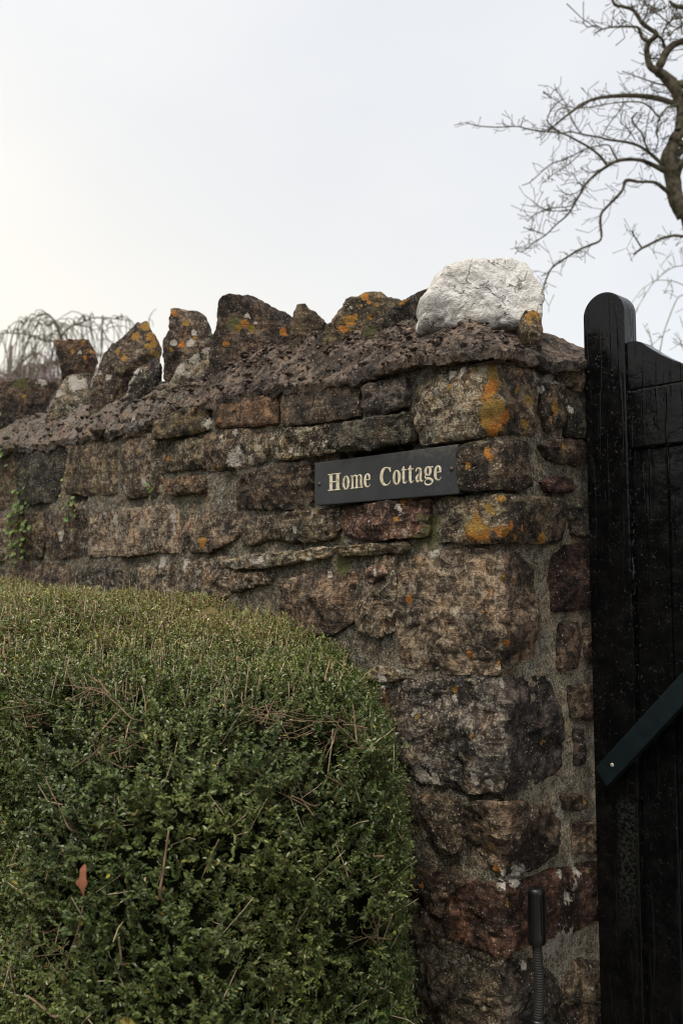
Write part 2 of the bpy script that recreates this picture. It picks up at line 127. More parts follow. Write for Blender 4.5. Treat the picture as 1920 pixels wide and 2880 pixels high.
COPING=[[[[-1.7198,2.2822],[-1.6299,2.3051],[-1.6019,2.3166],[-1.5171,2.3177],[-1.4151,2.3097],[-1.4424,2.2651],[-1.4805,2.2022],[-1.5693,2.1396],[-1.7152,2.1111]],1.8118,0.14,"brown_d",0.3,1,[[-1.5266,2.2422,0.0091],[-1.4152,2.3166,0.0098]],[[-1.4602,2.3051,0.0195]],[[-1.5391,2.2937,0.026]]],[[[-1.3397,2.4068],[-1.2764,2.4094],[-1.2183,2.4057],[-1.1907,2.3372],[-1.2215,2.2945],[-1.2845,2.2892],[-1.3113,2.3105],[-1.3279,2.3479]],1.5609,0.12,"rust",0.3,1,[[-1.1963,2.3586,0.0097],[-1.2195,2.3319,0.0085],[-1.2648,2.3586,0.0091],[-1.2286,2.3907,0.0085]],[[-1.241,2.3533,0.0085]],[]],[[[-1.2659,2.2765],[-1.1992,2.2817],[-1.1941,2.1778],[-1.217,2.1416],[-1.3495,2.1106],[-1.2806,2.2453]],1.4807,0.12,"tan",0.8,1,[],[[-1.234,2.2245,0.0307],[-1.2898,2.1934,0.0177],[-1.2499,2.2505,0.0201]],[]],[[[-1.1231,2.1907],[-1.0725,2.2674],[-1.0544,2.3155],[-1.0307,2.3203],[-0.9935,2.3637],[-0.9749,2.3878],[-0.9416,2.3878],[-0.9172,2.3444],[-0.8954,2.3107],[-0.8994,2.2578],[-0.9383,2.1619],[-1.0226,2.1142],[-1.1164,2.0808]],1.227,0.14,"brown_d",0.45,1.2,[[-0.9366,2.3685,0.0197],[-0.917,2.3251,0.0164],[-0.9072,2.3011,0.0136],[-1.0012,2.2554,0.0131],[-1.0277,2.2794,0.0087],[-0.9693,2.3324,0.0142],[-0.9213,2.2938,0.012],[-0.9044,2.2722,0.0098]],[[-1.0522,2.1907,0.0109],[-1.0857,2.2098,0.0076]],[]],[[[-0.9824,2.0863],[-0.9435,2.1818],[-0.8811,2.2274],[-0.8584,2.2092],[-0.8567,2.1499],[-0.9065,2.1136],[-0.9599,2.0818]],1.0802,0.1,"slate",0.5,1,[],[[-0.952,2.1499,0.0176],[-0.965,2.1226,0.0176],[-0.93,2.1818,0.0134],[-0.9692,2.1045,0.0134]],[]],[[[-0.8222,2.3712],[-0.7265,2.3553],[-0.7062,2.3237],[-0.7037,2.2922],[-0.6882,2.2877],[-0.6896,2.2113],[-0.7862,2.1485],[-0.8433,2.1217],[-0.8465,2.1933],[-0.8407,2.2607],[-0.8257,2.2967]],1.0314,0.13,"brown",0.5,1,[[-0.8086,2.3463,0.0092],[-0.7705,2.317,0.0112],[-0.7808,2.2472,0.0122],[-0.7411,2.2652,0.0071],[-0.8138,2.2315,0.0071],[-0.7701,2.2854,0.0051]],[[-0.7457,2.2832,0.0102],[-0.7542,2.2517,0.0153],[-0.8074,2.2517,0.0102]],[]],[[[-0.8347,2.0908],[-0.764,2.1654],[-0.676,2.2189],[-0.672,2.1547],[-0.7297,2.1121],[-0.7841,2.0823]],0.9017,0.1,"tan",0.9,1,[],[[-0.6885,2.2061,0.0194],[-0.7178,2.1761,0.0194],[-0.7638,2.1462,0.0174],[-0.8055,2.1121,0.0145],[-0.7425,2.1249,0.0145]],[]],[[[-0.6586,2.1235],[-0.6561,2.1797],[-0.646,2.2316],[-0.6398,2.262],[-0.6339,2.3098],[-0.6084,2.3273],[-0.5571,2.3338],[-0.527,2.3098],[-0.497,2.3055],[-0.4371,2.2772],[-0.4411,2.223],[-0.4537,2.1753],[-0.5089,2.1365],[-0.5513,2.1149],[-0.6277,2.102]],0.7687,0.16,"brown_d",0.3,1.4,[[-0.582,2.2308,0.0098],[-0.5457,2.2338,0.0088],[-0.5435,2.223,0.0059],[-0.4582,2.223,0.0118],[-0.6178,2.1862,0.0088],[-0.565,2.2446,0.0108],[-0.5219,2.1753,0.0059]],[[-0.5566,2.2642,0.0098],[-0.5352,2.249,0.0059],[-0.5219,2.1753,0.0078]],[[-0.5927,2.2446,0.0226]]],[[[-0.4434,2.1178],[-0.424,2.227],[-0.4121,2.2534],[-0.3921,2.2513],[-0.3641,2.225],[-0.3362,2.1986],[-0.3461,2.1379],[-0.4077,2.1137]],0.6019,0.12,"tan_d",0.2,1.3,[],[],[[-0.4515,2.1379,0.0137]]],[[[-0.3451,2.0981],[-0.3339,2.155],[-0.2965,2.1969],[-0.2853,2.2197],[-0.2253,2.2484],[-0.1953,2.2312],[-0.1579,2.214],[-0.1843,2.174],[-0.2218,2.1322],[-0.2554,2.1094],[-0.2928,2.0981]],0.4576,0.15,"tan_d",0.4,1.3,[[-0.2422,2.2274,0.0121],[-0.2834,2.1626,0.0146],[-0.2928,2.1398,0.0103],[-0.2703,2.174,0.0095],[-0.3077,2.1455,0.0086],[-0.2292,2.1721,0.0077],[-0.2141,2.2007,0.006],[-0.2516,2.2045,0.0052],[-0.2328,2.2083,0.006]],[[-0.2759,2.2007,0.0052]],[]],[[[-0.2552,2.111],[-0.2498,2.1329],[-0.2137,2.1439],[-0.1848,2.1696],[-0.134,2.2137],[-0.0942,2.2303],[-0.0838,2.1696],[-0.1128,2.1439],[-0.1994,2.111],[-0.2499,2.0854]],0.3773,0.14,"slate",0.12,1,[[-0.1631,2.1825,0.0108]],[],[[-0.2354,2.111,0.0141]]],[[[0.0705,2.0685],[0.0726,2.0827],[0.0808,2.1055],[0.0976,2.1041],[0.1115,2.0956],[0.1165,2.0571],[0.0994,2.0344],[0.0771,2.0429]],0.1227,0.08,"tan_d",0.5,1.2,[[0.0975,2.097,0.0129],[0.0833,2.0827,0.0084],[0.0859,2.0713,0.0071],[0.1056,2.0799,0.0052]],[],[]]]
BOULDER=[0.2339,[[-0.1405,2.0842],[-0.1419,2.0993],[-0.13,2.1114],[-0.1328,2.1295],[-0.1348,2.1506],[-0.1162,2.1749],[-0.1102,2.19],[-0.0802,2.2235],[-0.0562,2.2356],[-0.0234,2.2387],[0.0123,2.2372],[0.0392,2.2399],[0.066,2.2417],[0.1017,2.2356],[0.1223,2.2143],[0.1361,2.184],[0.1376,2.1446],[0.1356,2.1114],[0.1233,2.0812],[0.0698,2.0722],[0.0165,2.0722],[-0.025,2.0722],[-0.0813,2.0722],[-0.1257,2.0752]]]
RIGHT_TREE=[[[-1.8494,4.7461,3.8899,0.0526],[-1.8929,4.6841,4.0796,0.0526],[-1.9227,4.6438,4.196,0.0526],[-1.9313,4.624,4.3334,0.0527],[-1.9466,4.596,4.4814,0.0548],[-1.9206,4.6159,4.5875,0.0443],[-1.8836,4.6472,4.6937,0.038],[-1.8699,4.6541,4.7999,0.0359],[-1.8786,4.6373,4.9062,0.0359],[-1.9037,4.6041,5.002,0.0401],[-1.9451,4.557,5.0663,0.0359],[-1.9729,4.5262,5.1095,0.0317],[-1.9401,4.5543,5.2055,0.0285],[-1.9166,4.5767,5.2594,0.0275],[-1.8791,4.615,5.3028,0.0254],[-1.8444,4.6531,5.3198,0.0233],[-1.7917,4.7091,5.3474,0.019],[-1.7318,4.77,5.4013,0.0148]],[[-1.9627,4.5058,5.0865,0.0274],[-2.0067,4.4737,5.1358,0.0232],[-2.0232,4.4663,5.2274,0.0211],[-2.0185,4.4825,5.3088,0.0191],[-1.9814,4.5338,5.3799,0.018],[-2.022,4.5052,5.43,0.0159],[-2.0626,4.4764,5.4804,0.0149],[-2.0883,4.4625,5.5415,0.0139],[-2.1148,4.4492,5.5869,0.0118],[-2.1643,4.4133,5.6163,0.0107],[-2.2142,4.3774,5.6405,0.0097],[-2.2354,4.3659,5.7238,0.0086]],[[-1.9956,4.4499,5.2964,0.0137],[-2.0169,4.3955,5.3105,0.0115],[-2.0184,4.3588,5.3558,0.0105],[-2.0217,4.324,5.3642,0.0083],[-2.0651,4.2487,5.3539,0.0073],[-2.1192,4.1627,5.3374,0.0062],[-2.152,4.1001,5.3116,0.0052],[-2.1854,4.0387,5.2685,0.0031]],[[-2.2153,4.2088,5.3856,0.0053],[-2.2478,4.1753,5.4134,0.0042],[-2.2894,4.1359,5.4044,0.0042],[-2.3142,4.1095,5.4427,0.0032]],[[-2.0019,4.4559,5.1705,0.0074],[-2.0403,4.6069,5.2599,0.0064],[-2.0639,4.7763,5.3215,0.0066]],[[-1.9568,4.4856,5.3489,0.0095],[-1.9726,4.6027,5.3604,0.0107],[-2.0099,4.697,5.3706,0.013],[-2.039,4.7991,5.3906,0.0154]],[[-1.9475,4.5927,4.3832,0.0253],[-2.0016,4.5048,4.4169,0.0168],[-2.0484,4.4252,4.4452,0.0146],[-2.0963,4.3472,4.4472,0.0125],[-2.1519,4.2629,4.4284,0.0125],[-2.1943,4.1954,4.3838,0.0114],[-2.2521,4.1145,4.3085,0.0093],[-2.2883,4.0566,4.2335,0.0082],[-2.3184,4.0075,4.1333,0.0072],[-2.3558,3.9517,4.0235,0.0061],[-2.4055,3.8799,3.9448,0.0051],[-2.4478,3.8157,3.8665,0.0046],[-2.4957,3.7436,3.809,0.0041],[-2.5441,3.6724,3.7366,0.003],[-2.5662,3.6188,3.7653,0.002]],[[-2.2416,4.2771,4.4304,0.0095],[-2.2638,4.2178,4.4894,0.0084],[-2.3007,4.1441,4.5374,0.0078],[-2.345,4.0637,4.5748,0.0073],[-2.403,3.9683,4.6169,0.0062],[-2.4625,3.8754,4.6175,0.0052],[-2.5356,3.7677,4.6231,0.0046],[-2.5796,3.6903,4.6338,0.0041],[-2.6597,3.5772,4.6187,0.0041],[-2.7456,3.4566,4.619,0.0036],[-2.7845,3.3841,4.6344,0.0025]],[[-2.4472,4.0371,4.6561,0.0053],[-2.4542,3.937,4.6677,0.0042],[-2.4459,3.8526,4.6836,0.0041],[-2.3864,3.8193,4.7292,0.0036],[-2.3148,3.8015,4.748,0.003],[-2.2521,3.7769,4.7408,0.0025]],[[-2.3221,4.1794,4.5564,0.0053],[-2.3784,4.1144,4.5113,0.0047],[-2.4493,4.0345,4.461,0.0042],[-2.5048,3.9692,4.4265,0.0042],[-2.5623,3.9061,4.3503,0.0037],[-2.6042,3.8573,4.2951,0.0031],[-2.6372,3.8147,4.2713,0.0026]],[[-2.3523,4.1501,4.5302,0.0037],[-2.3704,3.9854,4.387,0.0036],[-2.3699,3.836,4.2876,0.0031],[-2.3826,3.6754,4.16,0.0025]],[[-2.1892,4.3289,4.4672,0.0074],[-2.2044,4.2968,4.5162,0.0063],[-2.2196,4.2648,4.5651,0.0052],[-2.2665,4.2051,4.5564,0.0042],[-2.3138,4.146,4.5372,0.0031]],[[-1.9738,4.5597,4.4357,0.0147],[-2.0409,4.4987,4.5256,0.0105],[-2.1025,4.4467,4.5843,0.0095],[-2.1803,4.3803,4.6167,0.0085],[-2.2518,4.322,4.6334,0.0074],[-2.3085,4.2784,4.6608,0.0064],[-2.3876,4.2116,4.6829,0.0053],[-2.452,4.1598,4.7104,0.0053],[-2.5036,4.1248,4.706,0.0043]],[[-2.0346,4.4869,4.5197,0.0074],[-2.0378,4.4324,4.5786,0.0063],[-2.0341,4.3862,4.6265,0.0057],[-2.0451,4.3257,4.6634,0.0052],[-2.0452,4.2767,4.6998,0.0052],[-1.9998,4.2769,4.7255,0.0062]],[[-2.253,4.2445,4.6351,0.0042],[-2.2438,4.2914,4.713,0.0037],[-2.2192,4.3534,4.8022,0.0032],[-2.1947,4.4162,4.8813,0.0032],[-2.1894,4.461,4.9397,0.0027]],[[-2.3605,4.1288,4.6561,0.0042],[-2.393,4.1061,4.7253,0.0037],[-2.4214,4.0865,4.8053,0.0037],[-2.4396,4.0788,4.875,0.0032],[-2.4755,4.0513,4.9555,0.0032],[-2.5016,4.0363,5.0151,0.0027]],[[-1.8731,4.6237,4.8556,0.0105],[-1.9181,4.5357,4.8193,0.0073],[-1.9431,4.473,4.7416,0.0063],[-1.9686,4.3971,4.7886,0.0057],[-1.995,4.3229,4.8094,0.0052],[-2.0438,4.2282,4.799,0.0046],[-2.1068,4.12,4.7733,0.0041],[-2.1908,3.9911,4.7325,0.0041],[-2.2381,3.8991,4.7121,0.0035],[-2.2701,3.8216,4.7069,0.003],[-2.3134,3.7282,4.7415,0.003],[-2.3427,3.6501,4.7708,0.0025]],[[-1.9713,4.5284,4.7716,0.0042],[-1.9956,4.5392,4.7081,0.0037],[-2.0079,4.5606,4.6652,0.0026]],[[-1.9136,4.6476,4.1943,0.0231],[-1.9639,4.5748,4.2533,0.0147],[-2.0004,4.5182,4.2965,0.0115],[-2.0315,4.4711,4.303,0.0105],[-2.0774,4.4093,4.299,0.0105],[-2.1333,4.3359,4.3055,0.0115],[-2.1461,4.3154,4.239,0.0104],[-2.1766,4.2757,4.178,0.0099],[-2.2179,4.2251,4.1119,0.0094],[-2.2443,4.1891,4.0564,0.0093],[-2.2466,4.1806,3.9803,0.0093],[-2.2449,4.1796,3.8734,0.0083],[-2.2975,4.1148,3.8288,0.0078],[-2.3438,4.0557,3.7945,0.0072],[-2.3981,3.9902,3.7398,0.0067],[-2.4598,3.9179,3.675,0.0062],[-2.4865,3.8836,3.6001,0.0057],[-2.503,3.861,3.5151,0.0051],[-2.5056,3.8536,3.4253,0.0041]],[[-1.8049,4.791,3.9108,0.0116],[-1.8948,4.6798,3.9282,0.0105],[-1.939,4.6184,3.9298,0.0105],[-1.9931,4.5493,3.9053,0.0094],[-2.048,4.4814,3.8599,0.0094],[-2.0804,4.4357,3.8304,0.0084],[-2.1171,4.387,3.7853,0.0063]],[[-2.1043,4.4804,3.8531,0.0063],[-2.0895,4.3825,3.8833,0.0052],[-2.0707,4.289,3.9122,0.0041]],[[-1.874,4.6101,4.9815,0.0105],[-1.9685,4.5562,5.0152,0.0063],[-2.0413,4.5241,5.0596,0.0053],[-2.1002,4.5071,5.099,0.0043],[-2.2026,4.4415,5.1654,0.0032]],[[-1.9987,4.4746,5.0183,0.0042],[-1.9915,4.4686,4.9532,0.0037],[-1.9284,4.5178,4.925,0.0031],[-1.886,4.5431,4.9178,0.0026]],[[-1.9212,4.6258,4.3307,0.0358],[-1.8644,4.5925,4.3882,0.025],[-1.7939,4.5738,4.4442,0.0207],[-1.7066,4.5729,4.4986,0.0164],[-1.6195,4.5701,4.5717,0.0122]],[[-1.8871,4.5355,5.5851,0.0084],[-1.8575,4.5852,5.5526,0.0148],[-1.8046,4.6565,5.5506,0.019],[-1.7381,4.7446,5.5254,0.0233]],[[-2.0201,4.4007,5.5273,0.0063],[-2.0493,4.5015,5.6407,0.0053],[-2.078,4.6027,5.7556,0.0043]],[[-2.0249,4.4052,5.4329,0.0063],[-1.9792,4.385,5.458,0.0052],[-1.9482,4.3495,5.4824,0.0042],[-1.9396,4.2924,5.4855,0.0031]],[[-1.8249,4.6187,5.4119,0.0053],[-1.8391,4.516,5.3422,0.0052],[-1.8403,4.4282,5.2628,0.0062],[-1.8017,4.3741,5.2657,0.0041]],[[-1.8746,4.5672,5.4014,0.0042],[-1.9034,4.495,5.4382,0.0042],[-1.9182,4.439,5.4589,0.0042],[-1.9477,4.3687,5.469,0.0031]],[[-1.9406,4.4848,5.5273,0.0042],[-2.0545,4.5756,5.6423,0.0043],[-2.1564,4.6812,5.7362,0.0033]],[[-1.8961,4.5296,5.5483,0.0042],[-2.0181,4.6366,5.6185,0.0043],[-2.1478,4.7312,5.7312,0.0033]],[[-1.8222,4.6162,5.4644,0.0053],[-1.8901,4.6017,5.478,0.0042],[-1.9319,4.6171,5.4703,0.0043],[-1.9739,4.6321,5.4622,0.0032]],[[-1.8338,4.6156,5.3489,0.0053],[-1.8987,4.7335,5.5386,0.0054],[-1.9971,4.8222,5.667,0.0044]],[[-2.2119,4.307,4.4462,0.0042],[-2.3285,4.3032,4.429,0.0043],[-2.4151,4.3268,4.4535,0.0032],[-2.5006,4.3473,4.5214,0.0033]],[[-2.3981,4.1355,4.1943,0.0042],[-2.4326,4.0741,4.1333,0.0037],[-2.4935,3.9805,4.1143,0.0037],[-2.5697,3.8738,4.0643,0.0031],[-2.596,3.821,4.0041,0.0026]],[[-2.4308,4.1084,4.1208,0.0037],[-2.4514,3.9527,4.0728,0.0031],[-2.4548,3.8131,4.0455,0.0031],[-2.4607,3.6653,4.0731,0.0025]],[[-2.365,4.1621,4.2782,0.0037],[-2.4224,4.1564,4.251,0.0032],[-2.4859,4.1411,4.2552,0.0032],[-2.5327,4.1385,4.3073,0.0027]],[[-2.5627,3.987,3.9423,0.0037],[-2.6092,3.9645,3.9708,0.0032],[-2.6741,3.9226,3.9995,0.0026]],[[-2.3572,4.1692,4.2887,0.0037],[-2.3594,4.0962,4.2892,0.0031],[-2.3654,4.0135,4.3461,0.0026]],[[-2.0526,4.4605,4.5931,0.0037],[-2.01,4.4055,4.6566,0.0031],[-1.96,4.3576,4.7286,0.0031],[-1.9114,4.3104,4.7781,0.0026]],[[-1.9921,4.5191,4.6456,0.0037],[-1.9515,4.5085,4.7031,0.0031],[-1.8984,4.5144,4.7288,0.0026]],[[-1.8794,4.6297,4.7296,0.0042],[-1.9165,4.5888,4.6422,0.0037],[-1.9503,4.545,4.6178,0.0031],[-1.9645,4.5261,4.5516,0.0026]],[[-2.0057,4.5174,4.5197,0.0042],[-1.9618,4.4795,4.5783,0.0037],[-1.9394,4.4188,4.6356,0.0031],[-1.8798,4.3935,4.7325,0.0026]],[[-2.0955,4.4141,4.6036,0.0037],[-2.0917,4.307,4.6524,0.0031],[-2.0894,4.203,4.6532,0.0026]],[[-2.1461,4.3606,4.6036,0.0037],[-2.0913,4.3892,4.6805,0.0031],[-2.0429,4.409,4.7778,0.0026]],[[-1.8916,4.6412,4.4882,0.0063],[-1.9262,4.7787,4.588,0.0054],[-1.9413,4.9354,4.7004,0.0044]]]
PALE_TREE=[[[-3.4339,6.7027,4.0386,0.0032],[-3.3622,6.7313,4.1609,0.0032],[-3.2909,6.7597,4.2825,0.0032],[-3.2208,6.7888,4.3842,0.0039],[-3.1344,6.8371,4.4661,0.0038],[-3.0635,6.8729,4.5093,0.0045],[-2.9875,6.9173,4.5204,0.0045],[-2.8762,6.9959,4.5632,0.0051]],[[-3.4168,6.7044,4.2001,0.0026],[-3.3639,6.7933,4.3327,0.0032],[-3.3321,6.8671,4.3945,0.0033],[-3.2914,6.9512,4.4469,0.0039],[-3.2566,7.0326,4.4636,0.0039],[-3.2042,7.1343,4.4639,0.0046],[-3.1501,7.2408,4.4344,0.0046],[-3.0671,7.3831,4.3517,0.0053]],[[-3.2664,6.9187,3.651,0.0058],[-3.2281,6.9041,3.7729,0.0058],[-3.1899,6.8895,3.894,0.0051],[-3.1282,6.8966,4.0463,0.0051],[-3.0578,6.9124,4.2039,0.0051],[-2.9999,6.9272,4.2396,0.0051],[-2.9301,6.9546,4.275,0.0057]],[[-3.2988,6.878,3.7156,0.0039],[-3.3424,6.9401,3.8531,0.0039],[-3.414,6.9738,3.9796,0.0033],[-3.4741,7.0228,4.0749,0.0027]],[[-3.3,6.8702,3.7802,0.0032],[-3.3096,6.842,3.9085,0.0032],[-3.3186,6.8223,3.9592,0.0026]],[[-3.2548,6.8542,4.4133,0.0026],[-3.3144,6.8789,4.5128,0.002]],[[-3.179,6.9251,4.5038,0.0026],[-3.2952,7.0211,4.6416,0.002]],[[-3.1189,6.9841,4.549,0.0026],[-3.1503,6.9542,4.5961,0.0019],[-3.1735,6.9297,4.6756,0.0019]],[[-3.0535,7.0525,4.5555,0.0026],[-3.0364,6.9734,4.6378,0.0019],[-3.0184,6.8992,4.6805,0.0019]],[[-3.1112,7.0215,4.2583,0.0032],[-3.1102,6.8856,4.2621,0.0026],[-3.1092,6.7515,4.2462,0.0019]],[[-3.0942,7.0909,3.7479,0.0032],[-3.0514,6.9461,3.8127,0.0026],[-3.0109,6.8011,3.856,0.0019]],[[-3.0893,7.0863,3.8448,0.0032],[-3.1776,7.102,3.7979,0.0026],[-3.2583,7.1233,3.7763,0.002]],[[-3.0547,7.1196,3.8771,0.0039],[-3.0753,7.0642,3.9564,0.0032],[-3.0862,7.0158,4.0675,0.0026]],[[-3.0596,7.1242,3.7802,0.0039],[-3.077,6.9556,3.7867,0.0026],[-3.07,6.8105,3.8178,0.0019]],[[-3.1473,6.9665,4.4263,0.0026],[-3.1875,7.0964,4.3646,0.002],[-3.2424,7.2044,4.3666,0.0013]]]
WEEP_TREE=[[[-10.966,4.5995,3.8111,0.0337],[-10.9156,4.5558,4.2617,0.0305],[-10.8781,4.5141,4.5581,0.0274],[-10.8422,4.4739,4.8224,0.0228],[-10.8162,4.4431,4.889,0.0197],[-10.8131,4.3822,5.0154,0.0151],[-10.8165,4.3175,5.1109,0.012],[-10.8375,4.2388,5.161,0.0105],[-10.8942,4.1329,5.1062,0.009],[-10.9359,4.0444,5.0368,0.0075],[-10.9858,3.9441,4.9974,0.006],[-10.9865,3.9003,4.9137,0.0045],[-10.9608,3.8828,4.8452,0.0037]],[[-10.937,4.5194,4.9104,0.0153],[-10.9105,4.5939,5.0279,0.0138],[-10.8594,4.6989,5.1,0.0123],[-10.8086,4.8051,5.1571,0.0108],[-10.7679,4.9006,5.2145,0.0093],[-10.7184,5.0101,5.2256,0.0078],[-10.6049,5.1889,5.2212,0.0062],[-10.4913,5.3693,5.2011,0.0047]],[[-10.9371,4.53,4.8035,0.0138],[-11.0318,4.4127,4.8471,0.0122],[-11.1174,4.3081,4.8601,0.0107],[-11.211,4.1904,4.9188,0.0107],[-11.2645,4.119,4.9394,0.0092],[-11.34,4.0266,4.9371,0.0076],[-11.436,3.9118,4.9424,0.0076],[-11.5352,3.8005,4.8793,0.0061]],[[-10.7701,4.6775,5.0905,0.0077],[-10.8241,4.7206,5.1753,0.0062],[-10.8314,4.8156,5.2346,0.0062],[-10.825,4.9311,5.2322,0.0047]],[[-10.9946,4.4369,5.1241,0.0092],[-11.173,4.4271,5.0799,0.0077],[-11.3028,4.4548,5.1743,0.0062],[-11.4777,4.4378,5.2384,0.0063],[-11.6414,4.4516,5.1131,0.0048]],[[-10.7865,4.6614,5.0783,0.0077],[-10.6945,4.7802,5.0512,0.0061],[-10.6353,4.8672,4.9935,0.0061],[-10.6221,4.9134,4.8591,0.0046]],[[-10.54,4.9128,5.1699,0.0061],[-10.494,4.9744,5.0479,0.0046],[-10.4781,5.0013,4.9565,0.0046]],[[-10.0758,5.4217,4.9867,0.0061],[-9.9564,5.3285,5.1,0.0061],[-9.798,5.2813,5.1652,0.0045],[-9.6328,5.2466,5.1763,0.003]],[[-10.0779,5.4026,5.1547,0.0046],[-9.9489,5.3764,5.0923,0.0046],[-9.8434,5.3298,4.9855,0.003]],[[-11.4919,4.0436,3.8111,0.0245],[-11.4741,4.0163,4.2691,0.0214],[-11.4482,4.0129,4.5745,0.0199],[-11.4269,4.0138,4.7882,0.0168],[-11.3734,4.058,4.9104,0.0122]]]


# ------------------------------------------------------------------ helpers
RNG = np.random.RandomState(11)
_perm = RNG.permutation(256).astype(np.int64)
_perm = np.concatenate([_perm, _perm, _perm])
_grad = RNG.normal(size=(256, 3)); _grad /= np.linalg.norm(_grad, axis=1)[:, None]

def pnoise(P):
    P = np.asarray(P, float)
    I = np.floor(P).astype(np.int64); Fr = P - I
    I &= 255
    u = Fr * Fr * Fr * (Fr * (Fr * 6 - 15) + 10)
    out = np.zeros(len(P))
    for dx in (0, 1):
        for dy in (0, 1):
            for dz in (0, 1):
                g = _grad[_perm[_perm[_perm[(I[:, 0] + dx) & 255] + ((I[:, 1] + dy) & 255)] + ((I[:, 2] + dz) & 255)]]
                d = Fr - np.array([dx, dy, dz])
                w = (u[:, 0] if dx else 1 - u[:, 0]) * (u[:, 1] if dy else 1 - u[:, 1]) * (u[:, 2] if dz else 1 - u[:, 2])
                out += w * (g * d).sum(1)
    return out * 1.6

def fbm(P, f, octv=3, rough=.5):
    P = np.asarray(P, float) * f
    a, o, t = 1.0, 0.0, 0.0
    for k in range(octv):
        o = o + a * pnoise(P + 17.3 * k); t += a
        a *= rough; P = P * 2.03
    return o / t

def make_obj(name, V, F, mat=None, parent=None, smooth=True, cols=None):
    """V (n,3) world coordinates, F faces (list or (m,k) array); cols {attribute: (n,4)}"""
    me = bpy.data.meshes.new(name)
    V = np.asarray(V, float)
    if isinstance(F, np.ndarray):
        m, k = F.shape
        me.vertices.add(len(V)); me.vertices.foreach_set('co', V.astype(np.float32).ravel())
        me.loops.add(m * k); me.loops.foreach_set('vertex_index', F.astype(np.int32).ravel())
        me.polygons.add(m)
        me.polygons.foreach_set('loop_start', np.arange(0, m * k, k, dtype=np.int32))
        me.update(calc_edges=True)
    else:
        me.from_pydata([tuple(v) for v in V], [], [tuple(int(i) for i in f) for f in F])
        me.update()
    if cols:
        for an, arr in cols.items():
            at = me.attributes.new(an, 'FLOAT_COLOR', 'POINT')
            at.data.foreach_set('color', np.ascontiguousarray(arr, dtype=np.float32).ravel())
    me.polygons.foreach_set('use_smooth', np.full(len(me.polygons), bool(smooth)))
    if mat: me.materials.append(mat)
    o = bpy.data.objects.new(name, me)
    COL.objects.link(o)
    if parent is not None:
        o.parent = parent
        o.matrix_parent_inverse = parent.matrix_world.inverted() if parent.type == 'MESH' else Matrix.Translation(-Vector(parent.location))
    return o

def thing(name, label, cat, loc, group=None):
    o = bpy.data.objects.new(name, None)
    o.empty_display_size = .1
    COL.objects.link(o)
    o.location = loc
    o['label'] = label; o['category'] = cat
    if group: o['group'] = group
    return o

def tag(o, label=None, cat=None, group=None, kind=None):
    if label: o['label'] = label
    if cat: o['category'] = cat
    if group: o['group'] = group
    if kind: o['kind'] = kind
    return o

def box_bm(sx, sy, sz, bevel=.002, seg=2):
    bm = bmesh.new()
    bmesh.ops.create_cube(bm, size=1)
    bmesh.ops.scale(bm, vec=(sx, sy, sz), verts=bm.verts)
    if bevel: bmesh.ops.bevel(bm, geom=bm.edges[:], offset=bevel, segments=seg, affect='EDGES', profile=.7)
    return bm

def bm_obj(name, bm, mat, parent=None, M=None, smooth=True):
    if M is not None: bm.transform(M)
    me = bpy.data.meshes.new(name); bm.to_mesh(me); bm.free()
    me.polygons.foreach_set('use_smooth', np.full(len(me.polygons), bool(smooth)))
    me.materials.append(mat)
    o = bpy.data.objects.new(name, me); COL.objects.link(o)
    if parent is not None:
        o.parent = parent
        o.matrix_parent_inverse = Matrix.Translation(-Vector(parent.location)) if parent.type == 'EMPTY' else Matrix()
    return o

def tube_arrays(pts, rad, sides=6, base=0, sub=1):
    """tapered tube along a polyline, Catmull-Rom subdivided"""
    P = np.asarray(pts, float); R = np.asarray(rad, float)
    if sub > 1 and len(P) > 2:
        Q, RR = [], []
        E = np.vstack([2 * P[0] - P[1], P, 2 * P[-1] - P[-2]])
        for i in range(len(P) - 1):
            p0, p1, p2, p3 = E[i:i + 4]
            for k in range(sub):
                t = k / sub
                Q.append(.5 * ((2 * p1) + (p2 - p0) * t + (2 * p0 - 5 * p1 + 4 * p2 - p3) * t * t + (3 * p1 - p0 - 3 * p2 + p3) * t ** 3))
                RR.append(R[i] * (1 - t) + R[i + 1] * t)
        Q.append(P[-1]); RR.append(R[-1])
        P, R = np.array(Q), np.array(RR)
    T = np.gradient(P, axis=0); T /= np.linalg.norm(T, axis=1)[:, None] + 1e-12
    up = np.array([.31, .27, .91])
    A = np.cross(T, up); A /= np.linalg.norm(A, axis=1)[:, None] + 1e-9
    B = np.cross(T, A)
    ang = np.arange(sides) * 2 * math.pi / sides
    V = (P[:, None, :] + R[:, None, None] * (np.cos(ang)[None, :, None] * A[:, None, :] + np.sin(ang)[None, :, None] * B[:, None, :])).reshape(-1, 3)
    n = len(P)
    i = np.arange(n - 1)[:, None] * sides; j = np.arange(sides)[None, :]; j2 = (j + 1) % sides
    F = np.stack([i + j, i + j2, i + sides + j2, i + sides + j], -1).reshape(-1, 4) + base
    return V, F

def join_tubes(items, sides=4, sub=1):
    Vs, Fs, b = [], [], 0
    for pts, rad in items:
        V, F = tube_arrays(pts, rad, sides, b, sub)
        Vs.append(V); Fs.append(F); b += len(V)
    return np.vstack(Vs), np.vstack(Fs)

# ------------------------------------------------------------------ materials
def new_mat(name):
    m = bpy.data.materials.new(name); m.use_nodes = True
    nt = m.node_tree
    b = nt.nodes['Principled BSDF']
    return m, nt, b

